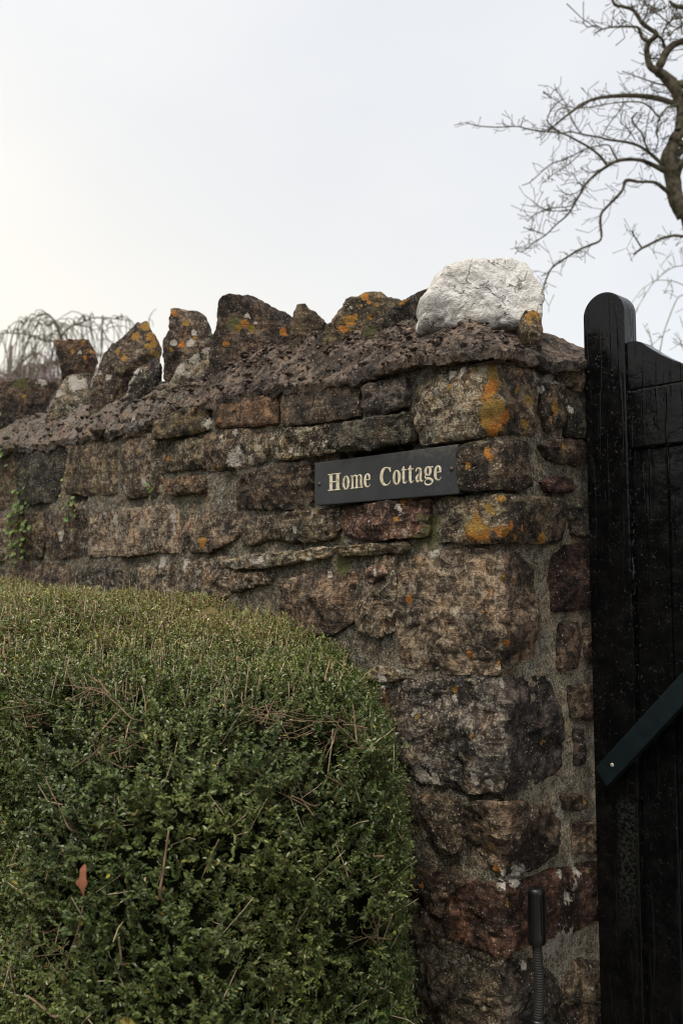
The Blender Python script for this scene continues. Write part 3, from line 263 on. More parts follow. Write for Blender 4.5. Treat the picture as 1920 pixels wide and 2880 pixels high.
class N:
    """small node-graph helper"""
    def __init__(self, nt): self.nt = nt
    def new(self, t, **kw):
        n = self.nt.nodes.new(t)
        for k, v in kw.items(): setattr(n, k, v)
        return n
    def link(self, a, b): self.nt.links.new(a, b)
    def noise(self, vec, scale, detail=4, rough=.55, dist=0):
        n = self.new('ShaderNodeTexNoise')
        n.inputs['Scale'].default_value = scale; n.inputs['Detail'].default_value = detail
        n.inputs['Roughness'].default_value = rough; n.inputs['Distortion'].default_value = dist
        if vec is not None: self.link(vec, n.inputs['Vector'])
        return n.outputs['Fac']
    def math(self, op, a, b=None, c=None):
        n = self.new('ShaderNodeMath', operation=op)
        for i, x in enumerate((a, b, c)):
            if x is None: continue
            if isinstance(x, (int, float)): n.inputs[i].default_value = x
            else: self.link(x, n.inputs[i])
        return n.outputs[0]
    def rng(self, x, a, b, c=0, d=1, smooth=True):
        n = self.new('ShaderNodeMapRange')
        if smooth: n.interpolation_type = 'SMOOTHSTEP'
        self.link(x, n.inputs['Value'])
        for k, v in zip(('From Min', 'From Max', 'To Min', 'To Max'), (a, b, c, d)): n.inputs[k].default_value = v
        return n.outputs[0]
    def mix(self, f, a, b, mode='MIX'):
        n = self.new('ShaderNodeMix', data_type='RGBA', blend_type=mode)
        for k, x in (('Factor', f), ('A', a), ('B', b)):
            if isinstance(x, (int, float)): n.inputs[k].default_value = x
            elif isinstance(x, tuple): n.inputs[k].default_value = (*x, 1) if len(x) == 3 else x
            else: self.link(x, n.inputs[k])
        return n.outputs['Result']
    def attr(self, name):
        n = self.new('ShaderNodeAttribute', attribute_name=name)
        return n
    def pos(self):
        return self.new('ShaderNodeNewGeometry').outputs['Position']
    def bump(self, h, strength, dist, normal=None):
        n = self.new('ShaderNodeBump')
        n.inputs['Strength'].default_value = strength; n.inputs['Distance'].default_value = dist
        self.link(h, n.inputs['Height'])
        if normal is not None: self.link(normal, n.inputs['Normal'])
        return n.outputs[0]

def stone_material(name, crust_col=(.50, .43, .33), fine=1.0, bump=1.0, layered=True, sandy=False):
    m, nt, b = new_mat(name); g = N(nt)
    tint = g.attr('tint'); spots = g.attr('spots')
    sep = g.new('ShaderNodeSeparateColor'); g.link(spots.outputs['Color'], sep.inputs[0])
    vadd = g.new('ShaderNodeVectorMath', operation='ADD')
    g.link(g.pos(), vadd.inputs[0])
    comb = g.new('ShaderNodeCombineXYZ')
    sd = g.math('MULTIPLY', tint.outputs['Alpha'], 9.0)
    g.link(sd, comb.inputs[0]); g.link(sd, comb.inputs[2])
    g.link(comb.outputs[0], vadd.inputs[1])
    v = vadd.outputs[0]
    n_big = g.noise(v, 12, 4, .55, .4)
    n_mid = g.noise(v, 52, 5, .70, .5)
    n_fine = g.noise(v, 150, 4, .72)
    n_spk = g.noise(v, 380, 3, .6)
    mp = g.new('ShaderNodeMapping'); mp.inputs['Scale'].default_value = (1, 1, 5.0); mp.inputs['Rotation'].default_value = (.18, -.12, 0)
    g.link(v, mp.inputs['Vector'])
    n_lay = g.noise(mp.outputs[0], 16, 4, .65, .3)
    mul = lambda c, k: g.mix(1.0, c, k, 'MULTIPLY')
    base = tint.outputs['Color']
    if sandy: col = g.mix(g.rng(n_big, .35, .65), mul(base, (.80, .79, .78)), mul(base, (1.15, 1.14, 1.12)))
    else: col = g.mix(g.rng(n_big, .40, .60), mul(base, (.48, .46, .45)), mul(base, (1.45, 1.36, 1.24)))
    hue = g.noise(v, 21, 4, .55)
    col = g.mix(g.rng(hue, .52, .68, 0, .65), col, mul(col, (1.22, 1.0, .80)))
    col = g.mix(g.rng(hue, .46, .32, 0, .55), col, mul(col, (.82, .94, 1.08)))
    if sandy: col = g.mix(g.rng(n_mid, .40, .56), mul(col, (.55, .54, .53)), mul(col, (1.25, 1.23, 1.2)))
    else: col = g.mix(g.rng(n_mid, .43, .57), mul(col, (.42, .40, .39)), mul(col, (1.5, 1.46, 1.4)))
    if sandy: col = g.mix(g.rng(n_spk, .44, .56), mul(col, (.55, .53, .52)), mul(col, (1.5, 1.47, 1.4)))
    if layered: col = g.mix(g.rng(n_lay, .36, .60), mul(col, (.62, .61, .60)), mul(col, (1.2, 1.19, 1.16)))
    # pale lichen crust, broken up
    cr = g.math('ADD', g.math('MULTIPLY', n_fine, .55), g.math('MULTIPLY', n_mid, .45))
    thr = g.math('MULTIPLY_ADD', spots.outputs['Alpha'], -.17, .645)
    crm = g.rng(g.math('SUBTRACT', cr, thr), -.006, .014)
    crm = g.math('MULTIPLY', crm, g.rng(n_big, .25, .58, .25, 1.0))
    ccol = g.mix(g.rng(n_spk, .35, .65), tuple(c * .7 for c in crust_col), tuple(c * 1.35 for c in crust_col))
    ccol = g.mix(g.rng(hue, .40, .62), g.mix(1.0, ccol, (.86, .95, .98), 'MULTIPLY'), g.mix(1.0, ccol, (1.08, .96, .82), 'MULTIPLY'))
    col = g.mix(g.math('MULTIPLY', crm, .9), col, ccol)
    # fine pits and dark grains
    col = g.mix(g.rng(n_spk, .46, .38, 0, .8 * fine), col, mul(col, (.25, .23, .22)))
    col = g.mix(g.rng(n_fine, .42, .35, 0, .85), col, mul(col, (.30, .28, .27)))
    # isolated bright flecks
    fl = g.rng(g.noise(v, 230, 2, .5), .66, .70)
    col = g.mix(g.math('MULTIPLY', fl, .85), col, (.56, .50, .43))
    # white crust patches
    wm = g.rng(g.math('ADD', sep.outputs[1], g.math('ADD', g.math('MULTIPLY_ADD', n_fine, 2.4, -1.2), g.math('MULTIPLY_ADD', n_mid, 1.2, -.6))), .50, .62)
    wm = g.math('MULTIPLY', wm, g.rng(n_spk, .30, .44, .15, 1))
    col = g.mix(wm, col, g.mix(n_mid, (.66, .61, .53), (.48, .42, .34)))
    # moss
    mm = g.rng(g.math('ADD', sep.outputs[2], g.math('MULTIPLY_ADD', n_fine, 1.6, -.8)), .36, .66)
    col = g.mix(g.math('MULTIPLY', mm, .85), col, g.mix(n_spk, (.05, .055, .018), (.17, .165, .06)))
    # orange lichen rosettes
    on = g.math('ADD', sep.outputs[0], g.math('MULTIPLY_ADD', n_mid, .8, -.4))
    on = g.math('ADD', on, g.math('MULTIPLY_ADD', n_fine, 1.5, -.75))
    om = g.rng(on, .48, .55)
    ocol = g.mix(g.rng(n_spk, .3, .7), (.25, .120, .022), (.54, .275, .050))
    ocol = g.mix(g.rng(n_big, .44, .60), ocol, mul(ocol, (.85, 1.12, 1.3)))
    ocol = g.mix(g.rng(hue, .50, .60, 0, .8), ocol, mul(ocol, (1.25, .78, .5)))
    ocol = g.mix(g.rng(n_fine, .52, .62, 0, .7), ocol, (.17, .105, .045))
    col = g.mix(g.math('MULTIPLY', om, .93), col, ocol)
    g.link(col, b.inputs['Base Color'])
    b.inputs['Roughness'].default_value = .85
    b.inputs['Specular IOR Level'].default_value = .3
    h = g.math('ADD', n_mid, g.math('MULTIPLY', n_fine, .55))
    if layered: h = g.math('ADD', h, g.math('MULTIPLY', n_lay, .9))
    h = g.math('ADD', h, g.math('MULTIPLY', crm, .15))
    b1 = g.bump(h, 1.0, .013 * bump)
    b2 = g.bump(g.math('ADD', n_spk, g.math('MULTIPLY', wm, .5)), .7, .003 * bump, b1)
    g.link(b2, b.inputs['Normal'])
    return m

M_STONE = stone_material('weathered_stone')
M_MORTAR = stone_material('lime_mortar', crust_col=(.44, .41, .335), fine=1.2, bump=1.3, layered=False, sandy=True)
M_CAP = stone_material('capping_mortar', crust_col=(.36, .29, .25), fine=1.2, bump=2.0, layered=False)

def quartz_material():
    m, nt, b = new_mat('white_quartz'); g = N(nt)
    v = g.pos()
    nb = g.noise(v, 9, 4, .5); nm = g.noise(v, 34, 6, .6, .6); nf = g.noise(v, 130, 5, .65)
    vo = g.new('ShaderNodeTexVoronoi', feature='DISTANCE_TO_EDGE'); vo.inputs['Scale'].default_value = 15
    wv = g.new('ShaderNodeVectorMath', operation='ADD')
    nn = g.new('ShaderNodeTexNoise'); nn.inputs['Scale'].default_value = 17; nn.inputs['Detail'].default_value = 4
    g.link(v, nn.inputs['Vector'])
    sc = g.new('ShaderNodeVectorMath', operation='SCALE'); sc.inputs['Scale'].default_value = .11
    g.link(nn.outputs['Color'], sc.inputs[0]); g.link(v, wv.inputs[0]); g.link(sc.outputs[0], wv.inputs[1]); g.link(wv.outputs[0], vo.inputs['Vector'])
    crack = g.math('MULTIPLY', g.rng(vo.outputs['Distance'], .030, .004), g.rng(nm, .48, .60))
    col = g.mix(g.rng(nb, .35, .7), (.82, .80, .765), (.72, .685, .62))
    col = g.mix(g.rng(nm, .58, .75, 0, .55), col, (.40, .36, .31))
    col = g.mix(g.rng(nf, .60, .70, 0, .5), col, (.36, .33, .29))
    gl = g.noise(v, 62, 5, .7, .4)
    col = g.mix(g.rng(gl, .53, .60, 0, .45), col, (.42, .40, .36))
    grime = g.noise(v, 20, 5, .65, .8)
    col = g.mix(g.rng(grime, .55, .68, 0, .5), col, (.36, .33, .28))
    col = g.mix(g.math('MULTIPLY', crack, .55), col, (.16, .145, .125))
    # rusty earth stain in the sheltered foot of the block
    sx = g.new('ShaderNodeSeparateXYZ'); g.link(v, sx.inputs[0])
    foot = g.math('MULTIPLY', g.rng(sx.outputs['Z'], 2.125, 2.065), g.rng(nm, .42, .54))
    col = g.mix(g.math('MULTIPLY', foot, .8), col, (.17, .13, .09))
    g.link(col, b.inputs['Base Color'])
    b.inputs['Roughness'].default_value = .7
    h = g.math('SUBTRACT', g.math('ADD', nm, g.math('MULTIPLY', nf, .35)), g.math('MULTIPLY', crack, .7))
    g.link(g.bump(g.noise(v, 300, 3, .6), .5, .003, g.bump(h, 1.0, .016)), b.inputs['Normal'])
    return m
M_QUARTZ = quartz_material()

def simple_mat(name, col, rough=.6, var=.25, scale=60, bump=.2, dist=.002, spec=.4, metal=0, stretch=None, col2=None):
    m, nt, b = new_mat(name); g = N(nt)
    v = g.new('ShaderNodeTexCoord').outputs['Object']
    if stretch:
        mp = g.new('ShaderNodeMapping'); mp.inputs['Scale'].default_value = stretch; g.link(v, mp.inputs['Vector']); v = mp.outputs[0]
    n = g.noise(v, scale, 5, .6)
    lo = tuple(c * (1 - var) for c in col); hi = col2 if col2 else tuple(c * (1 + var) for c in col)
    g.link(g.mix(g.rng(n, .3, .7), lo, hi), b.inputs['Base Color'])
    b.inputs['Roughness'].default_value = rough; b.inputs['Specular IOR Level'].default_value = spec; b.inputs['Metallic'].default_value = metal
    if bump: g.link(g.bump(n, bump, dist), b.inputs['Normal'])
    return m

def gate_material():
    m, nt, b = new_mat('black_gloss_paint'); g = N(nt)
    v = g.pos()
    mp = g.new('ShaderNodeMapping'); mp.inputs['Scale'].default_value = (1, 1, .06); g.link(v, mp.inputs['Vector'])
    run = g.noise(mp.outputs[0], 75, 3, .5)                       # drips and brush runs down the boards
    lump = g.noise(v, 30, 3, .5)
    crack = g.noise(v, 110, 4, .6, 1.5)
    spk = g.noise(v, 300, 2, .5)
    dust = g.math('MULTIPLY', g.rng(spk, .72, .75), g.rng(g.noise(v, 9, 2, .5), .48, .62))
    col = g.mix(g.rng(lump, .4, .7), (.0026, .0026, .0028), (.0052, .0052, .0054))
    moss = g.noise(v, 14, 3, .6)
    col = g.mix(g.math('MULTIPLY', dust, .35), col, (.20, .18, .15))
    sx = g.new('ShaderNodeSeparateXYZ'); g.link(v, sx.inputs[0])
    alg = g.math('MULTIPLY', g.math('MULTIPLY', g.rng(sx.outputs['Z'], .80, .98), g.rng(sx.outputs['Z'], 1.115, 1.09)), g.math('MULTIPLY', g.rng(sx.outputs['X'], .058, .076), g.rng(sx.outputs['X'], .112, .096)))
    alg = g.math('MULTIPLY', alg, g.rng(g.noise(v, 170, 4, .7), .42, .62))
    col = g.mix(g.math('MULTIPLY', alg, .35), col, (.06, .065, .05))
    g.link(col, b.inputs['Base Color'])
    g.link(g.rng(lump, .3, .7, .12, .24), b.inputs['Roughness'])
    b.inputs['Specular IOR Level'].default_value = .24
    h = g.math('ADD', g.math('MULTIPLY', g.rng(run, .56, .66), .5), g.math('MULTIPLY', g.rng(crack, .60, .66), .35))
    h = g.math('ADD', h, g.math('MULTIPLY', lump, .8))
    g.link(g.bump(h, .55, .004), b.inputs['Normal'])
    return m
M_GATE = gate_material()
M_BRACE = simple_mat('dark_teal_paint', (.0045, .0100, .012), .45, .25, 40, .15, .002, .3)
M_BARK = simple_mat('mossy_bark', (.055, .043, .030), .9, .5, 22, .6, .01, .2, col2=(.12, .105, .07))
M_TWIG = simple_mat('twig_bark', (.095, .085, .058), .9, .3, 30, 0, .01, .2)
M_PALETWIG = simple_mat('pale_twig_bark', (.26, .26, .19), .9, .2, 30, 0, .01, .2)
M_WEEP = simple_mat('weeping_twig', (.14, .13, .09), .9, .3, 10, 0, .01, .2)
M_PURPLE = simple_mat('purple_twig', (.27, .215, .21), .9, .25, 10, 0, .01, .2)
M_STEM = simple_mat('clipped_stem', (.46, .36, .235), .8, .45, 90, 0, .001, .3)
M_BARESTEM = simple_mat('bare_stem', (.20, .135, .085), .85, .4, 60, 0, .001, .2)
M_DARKSTEM = simple_mat('inner_stem', (.10, .062, .040), .85, .4, 60, 0, .001, .2)
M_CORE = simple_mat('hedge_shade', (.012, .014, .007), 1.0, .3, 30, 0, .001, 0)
M_RUBBER = simple_mat('black_plastic', (.006, .006, .006), .38, .2, 80, .05, .001, .45)
M_HOSE = simple_mat('grey_hose', (.030, .029, .027), .62, .2, 120, .1, .001, .35)
M_SCREW = simple_mat('old_screw', (.10, .065, .055), .5, .4, 200, .2, .001, .4, .6)
M_GALV = simple_mat('pale_screw', (.55, .50, .42), .45, .2, 200, .2, .001, .4, .5)
M_GROUND = simple_mat('gravel_ground', (.21, .19, .155), .95, .35, 30, .8, .02, .2)
M_LEAFBROWN = simple_mat('dry_leaf', (.22, .085, .042), .75, .3, 60, .3, .002, .3)
M_LEAFOLIVE = simple_mat('olive_leaf', (.12, .085, .018), .6, .3, 60, .3, .002, .3)
M_LEAFYEL = simple_mat('yellow_leaf', (.17, .135, .025), .6, .3, 60, .3, .002, .3)

def leaf_material(name, rough=.38, trans=.12):
    m, nt, b = new_mat(name); g = N(nt)
    a = g.attr('tint')
    g.link(a.outputs['Color'], b.inputs['Base Color'])
    b.inputs['Roughness'].default_value = rough
    b.inputs['Specular IOR Level'].default_value = .5
    tr = g.new('ShaderNodeBsdfTranslucent')
    g.link(g.mix(1.0, a.outputs['Color'], (1.3, 1.5, .7), 'MULTIPLY'), tr.inputs['Color'])
    mx = g.new('ShaderNodeMixShader'); mx.inputs[0].default_value = trans
    g.link(b.outputs[0], mx.inputs[1]); g.link(tr.outputs[0], mx.inputs[2])
    g.link(mx.outputs[0], nt.nodes['Material Output'].inputs['Surface'])
    return m
M_LEAF = leaf_material('hedge_leaf', .34, .18)
M_FERN = leaf_material('wall_plant_leaf', .5, .2)

# ------------------------------------------------------------------ ground
g_o = make_obj('ground', np.array([(-600, -600, 0), (600, -600, 0), (600, 600, 0), (-600, 600, 0)], float), [(0, 1, 2, 3)], M_GROUND)
tag(g_o, kind='structure')

# ------------------------------------------------------------------ the wall: faces unrolled as (s, v), s<0 along the lane, s>0 round the corner
RHO = .011
def wall_map(s, v, h):
    q = np.sqrt(s * s + RHO * RHO)
    x = -(-s + q) / 2; y = (s + q) / 2
    w = .5 * (1 + s / q)
    nx, ny = w, -(1 - w)
    L = np.sqrt(nx * nx + ny * ny)
    # batter: the pillar foot stands a little proud
    return np.stack([x + nx / L * h, y + ny / L * h, v], -1)

ES = np.array([e[0] for e in EDGE]); EV = np.array([e[1] for e in EDGE])
def edge_v(s): return np.interp(s, ES, EV)

def spot_field(s, v, k, q0=1.5):
    f = np.zeros(len(s))
    wob = 1 + .55 * fbm(np.stack([s, v, np.full(len(s), 3.3)], -1), 62, 2, .6)
    for (a, b2, r) in SPOTS[k]:
        d = np.sqrt((s - a) ** 2 + ((v - b2) * .85) ** 2) / r * wob
        f = np.maximum(f, np.clip(q0 - d, 0, 1))
    return f

def spots_wall(s, v, crust):
    c = np.zeros((len(s), 4))
    for i, k in enumerate('owg'): c[:, i] = spot_field(s, v, k)
    c[:, 3] = crust
    return c

def outline(poly, ds, seed, jit=.0034, chaikin=1):
    P = np.array(poly, float)
    for _ in range(chaikin):
        Q = np.roll(P, -1, 0)
        P = np.stack([P * .89 + Q * .11, P * .11 + Q * .89], 1).reshape(-1, 2)
    Q = np.vstack([P, P[:1]])
    L = np.concatenate([[0], np.cumsum(np.linalg.norm(np.diff(Q, axis=0), axis=1))])
    n = int(np.clip(L[-1] / ds, 28, 150))
    t = np.linspace(0, L[-1], n, endpoint=False)
    B = np.stack([np.interp(t, L, Q[:, 0]), np.interp(t, L, Q[:, 1])], -1)
    T = np.roll(B, -1, 0) - np.roll(B, 1, 0); T /= np.linalg.norm(T, axis=1)[:, None] + 1e-9
    nrm = np.stack([T[:, 1], -T[:, 0]], -1)
    z = np.full(n, seed * 3.7)
    B = B + nrm * (jit * 1.6 * fbm(np.c_[B, z], 22, 2) + jit * fbm(np.c_[B, z], 75, 2))[:, None]
    return B

def grow_out(B, d):
    T = np.roll(B, -2, 0) - np.roll(B, 2, 0); T /= np.linalg.norm(T, axis=1)[:, None] + 1e-9
    nrm = np.stack([T[:, 1], -T[:, 0]], -1)
    area = np.sum(B[:, 0] * np.roll(B[:, 1], -1) - np.roll(B[:, 0], -1) * B[:, 1])
    return B + nrm * (d if area > 0 else -d)

def medial(B):
    c = (B.min(0) + B.max(0)) / 2
    D = B - B.mean(0)
    w, E = np.linalg.eigh(D.T @ D)
    ax = E[:, 1]
    a = np.abs((B - c) @ ax).max(); b2 = np.abs((B - c) @ E[:, 0]).max()
    hl = max(0, (a - b2) * .85)
    t = np.clip((B - c) @ ax, -hl, hl)
    return c + t[:, None] * ax, min(a, b2)

def ring_faces(n, rings):
    i = np.arange(rings - 1)[:, None] * n; j = np.arange(n)[None, :]; j2 = (j + 1) % n
    return np.stack([i + j, i + j2, i + n + j2, i + n + j], -1).reshape(-1, 4)

def tint_cols(n, t, seed, var=.12):
    r = np.random.RandomState(seed)
    k = 1 + r.uniform(-var, var)
    c = np.ones((n, 4)); c[:, :3] = np.array(t) * k * (1 + r.uniform(-.05, .05, 3)); c[:, 3] = r.uniform(0, 10)
    return c

def wall_stone(poly, tint, H, crust, fac, seed, parent, ds=.0065):
    r = np.random.RandomState(seed)
    B = outline(poly, ds, seed, .0034, 0)
    B = grow_out(B, .0045)
    Mx, b2 = medial(B)
    nr = int(np.clip(b2 / ds * .8, 6, 18))
    t = np.linspace(0, 1, nr)
    rr = np.concatenate([[1, 1, 1], 1 - t[1:] ** 1.25])
    n = len(B)
    c = B.mean(0); size = np.ptp(B, axis=0)
    planes = [(r.uniform(-.20, .20) * fac, r.uniform(-.24, .18) * fac, r.uniform(.004, .012)) for _ in range(5)]
    r_tilt = r.uniform(-.6, .6)
    S_, V_, H_ = [], [], []
    for k, q in enumerate(rr):
        P = Mx + (B - Mx) * q
        s, v = P[:, 0], P[:, 1]
        if k == 0:
            h = np.full(n, -.075)
        else:
            base = np.full(n, H)
            fl = np.min([d + gx * (s - c[0]) + gv * (v - c[1]) for gx, gv, d in planes], axis=0)
            base = base + np.clip(fl, -.014, .012) * .8 * min(1, b2 / .05)
            p3 = np.stack([s, v, np.full(n, seed * 1.3)], -1)
            base = base + fac * (.0075 * fbm(p3, 13, 2) + .0055 * fbm(p3, 42, 3, .65))
            lay = fbm(np.stack([s * 7, v * 34 + s * 5 * r_tilt, np.full(n, seed * 1.3)], -1), 1.0, 2)
            base = base + fac * .006 * np.round(lay * 3.2) / 3.2
            ridge = 1 - np.abs(fbm(p3, 26, 2))
            base = base - fac * .004 * ridge ** 6
            h = np.maximum(base - .0035 * q ** 14 - .0015 * q ** 3, -.009)
        S_.append(s); V_.append(v); H_.append(h)
    s, v, h = map(np.concatenate, (S_, V_, H_))
    X = wall_map(s, v, h)
    cr = np.full(len(s), crust)
    if poly_spans(poly): cr = np.where(s > 0.01, crust * .35, crust)   # lichen has only taken the lane face
    tc = tint_cols(len(s), TINT[tint], seed)
    if poly_spans(poly): tc[:, :3] *= np.where(s[:, None] > .006, np.array([[.66, .64, .68]]), 1.0)   # bare, unweathered bed of the stone
    cols = {'tint': tc, 'spots': spots_wall(s, v, cr)}
    Fs = ring_faces(n, len(rr))
    Fs = np.vstack([Fs[:n], Fs[2 * n:]])
    o = make_obj('stone', X, Fs, M_STONE, parent, True, cols)
    o.data.set_sharp_from_angle(angle=math.radians(38))
    return o

def poly_spans(poly):
    a = [p[0] for p in poly]
    return min(a) < -.05 and max(a) > .03

wall = thing('garden_wall', 'weathered rubble stone garden wall with jagged upright coping stones and corner pillar', 'wall', (0, 0, 0))
for i, (poly, tint, H, crust, fac) in enumerate(WALL_STONES):
    far = np.mean([p[0] for p in poly]) < -1.2
    wall_stone(poly, tint, H, crust, fac, 100 + i, wall, .011 if far else .0065)

# courses below and beyond the measured ones
def poly_bbox(poly):
    P = np.array(poly); return P[:, 0].min(), P[:, 0].max(), P[:, 1].min(), P[:, 1].max()
BB = [poly_bbox(w[0]) for w in WALL_STONES]
fr = random.Random(5)
fill_n = 0
v = .03
while v < 2.0:
    hgt = fr.uniform(.10, .19)
    s = -4.3
    while s < .44:
        w = fr.uniform(.14, .36)
        a, b_, lo, hi = s, s + w - .022, v, v + hgt - .02
        s += w
        if hi > edge_v(np.array([a]))[0] - .03: hi = edge_v(np.array([(a + b_) / 2]))[0] - .03
        if hi - lo < .05: continue
        if any(a < q[1] + .012 and b_ > q[0] - .012 and lo < q[3] + .012 and hi > q[2] - .012 for q in BB): continue
        if a > -2.25 and lo > 1.45: continue                     # inside the measured part: mortar only
        if a > -.62 and lo > .78 and a < .40: continue
        j = lambda k=.012: fr.uniform(-k, k)
        poly = [(a + j(), lo + j()), ((a + b_) / 2, lo + j()), (b_ + j(), lo + j()), (b_ + j(), (lo + hi) / 2), (b_ + j(), hi + j()), ((a + b_) / 2, hi + j()), (a + j(), hi + j()), (a + j(), (lo + hi) / 2)]
        wall_stone(poly, fr.choice(['brown', 'brown_d', 'slate', 'tan_d', 'rust']), fr.uniform(.004, .014), fr.uniform(.2, .6), 1.0, 400 + fill_n, wall, .018)
        fill_n += 1
    v += hgt

# mortar sheet over front and return faces
ss = np.concatenate([np.arange(-4.4, -1.2, .016), np.arange(-1.2, .34, .007), np.arange(.34, .50, .02)])
rows = np.concatenate([np.linspace(0, .34, 12), np.linspace(.36, 1, 190)])
SS, RR = np.meshgrid(ss, rows)
sf = SS.ravel(); vf = RR.ravel() * (edge_v(SS.ravel()) - .004)
p3 = np.stack([sf, vf, np.zeros_like(sf)], -1)
hm = -.0095 + .0065 * fbm(p3, 7, 2) + .0045 * fbm(p3, 34, 3, .6) + .002 * fbm(p3, 120, 2)
hm -= .045 * spot_field(sf, vf, 'h', 1.4)
sign_zone = (sf > -.55) & (sf < -.07) & (vf > 1.70) & (vf < 1.825)
hm = np.where(sign_zone, np.minimum(hm, -.006) - .010, hm)
X = wall_map(sf, vf, hm)
nc = len(ss)
i = np.arange(len(rows) - 1)[:, None] * nc; j = np.arange(nc - 1)[None, :]
F = np.stack([i + j, i + j + 1, i + nc + j + 1, i + nc + j], -1).reshape(-1, 4)
mc = np.ones((len(sf), 4)); 
pale = np.clip((sf - .04) / .06, 0, 1) * np.clip((1.75 - vf) / .3, 0.15, 1)     # fresh repointing round the corner
mt = np.array([.185, .166, .128]) * (1 - pale[:, None]) + np.array([.440, .400, .315]) * pale[:, None]
mc[:, :3] = mt; mc[:, 3] = .37
make_obj('mortar', X, F, M_MORTAR, wall, True, {'tint': mc, 'spots': spots_wall(sf, vf, .62 + .1 * pale)})
# rear of the wall
make_obj('rear_face', np.array([(-4.4, .46, 0), (-.0, .46, 0), (-.0, .46, 2.05), (-4.4, .46, 2.05), (-4.4, 0, 0), (-4.4, 0, 2.05)], float), [(1, 0, 3, 2), (0, 4, 5, 3)], M_MORTAR, wall, False,
         {'tint': np.tile([.14, .12, .09, .2], (6, 1)), 'spots': np.tile([0, 0, 0, .4], (6, 1))})

# sloped capping mortar (heightfield over the wall top, with a lip)
xs = np.concatenate([np.arange(-4.4, -1.3, .016), np.arange(-1.3, .019, .0065)])
ys = np.concatenate([np.arange(-.020, .16, .0065), np.arange(.165, .22, .012), np.arange(.225, .47, .02)])
XX, YY = np.meshgrid(xs, ys)
xf, yf = XX.ravel(), YY.ravel()
def cap_height(x, y):
    d1 = np.clip(y + .02, 0, None); d2 = np.clip(.018 - x, 0, None)
    z1 = edge_v(np.minimum(x, 0)) + .92 * np.minimum(d1, .13) + .12 * np.clip(d1 - .135, 0, .1)
    z2 = edge_v(np.maximum(y, 0.0)) + .70 * np.minimum(d2, .8)
    k = 45.0
    z = -np.log(np.exp(-k * (z1 - 2)) + np.exp(-k * (z2 - 2))) / k + 2
    return z
zc = cap_height(xf, yf) + .012
p3 = np.stack([xf, yf, zc], -1)
lipf = np.clip((xf + .50) / .30, 0, 1)                 # the slate lip only shows near the corner
d1_ = np.clip(yf + .02, 0, None)
zc = zc - .034 * (1 - lipf) * np.clip(1 - d1_ / .06, 0, 1) + .014 * fbm(p3, 11, 3) + .014 * fbm(p3, 34, 3, .65) + .006 * fbm(p3, 100, 2) - .004 * (1 - np.abs(fbm(p3 * np.array([.5, 1, 1]), 26, 2))) ** 8
# ragged lip
ex = .016 * fbm(np.stack([xf, yf * 0, zc * 0], -1), 16, 3, .65)
yy2 = np.where(YY.ravel() < -.015, yf + ex * (.3 + .7 * lipf) - .004 + .014 * (1 - lipf), yf)
ex2 = .008 * fbm(np.stack([xf * 0 + 4.2, yf, zc * 0], -1), 14, 3)
xx2 = np.where(XX.ravel() > .010, xf + ex2 + .004, xf)
top = np.stack([xx2, yy2, zc], -1)
nx_, ny_ = len(xs), len(ys)
i = np.arange(ny_ - 1)[:, None] * nx_; j = np.arange(nx_ - 1)[None, :]
F = [np.stack([i + j, i + j + 1, i + nx_ + j + 1, i + nx_ + j], -1).reshape(-1, 4)]
Vs = [top]; base = len(top)
# lip loop: along the front row, then up the return column
loop = np.concatenate([np.arange(nx_), (np.arange(1, ny_) * nx_ + nx_ - 1)])
Lp = top[loop]
inw = np.zeros_like(Lp); inw[:nx_, 1] = 1; inw[nx_ - 1:, 0] = -1; inw[nx_ - 1] = (-.7, .7, 0)
lip2 = np.clip((Lp[:, 0] + .50) / .30, 0, 1)
drop = .018 - .008 * (1 - lip2) + .007 * fbm(Lp, 18, 2) + (1 - lip2) * .014 * fbm(Lp, 9, 3, .6)
drop = np.maximum(drop, .006)
l1 = Lp - np.array([0, 0, 1]) * drop[:, None] * .7 + inw * (.002 + .004 * fbm(Lp, 60, 2))[:, None]
l2 = Lp - np.array([0, 0, 1]) * drop[:, None] + inw * .004
l3 = Lp - np.array([0, 0, 1]) * (drop + .001)[:, None] + inw * .075
nl = len(loop)
prev = loop
for lay in (l1, l2, l3):
    cur = np.arange(nl) + base
    Vs.append(lay); base += nl
    F.append(np.stack([cur[:-1], cur[1:], prev[1:], prev[:-1]], -1)); prev = cur
Vc = np.vstack(Vs); F = np.vstack(F)
cc = np.ones((len(Vc), 4))
left = np.clip((-.95 - Vc[:, 0]) / .35, 0, 1)
cc[:, :3] = np.array([.165, .137, .118]) * (1 - left[:, None]) + np.array([.200, .176, .142]) * left[:, None]
cc[:, 3] = .8
sp = np.zeros((len(Vc), 4)); sp[:, 3] = .3 + .75 * left
make_obj('capping_mortar', Vc, F, M_CAP, wall, True, {'tint': cc, 'spots': sp}).data.set_sharp_from_angle(angle=math.radians(42))
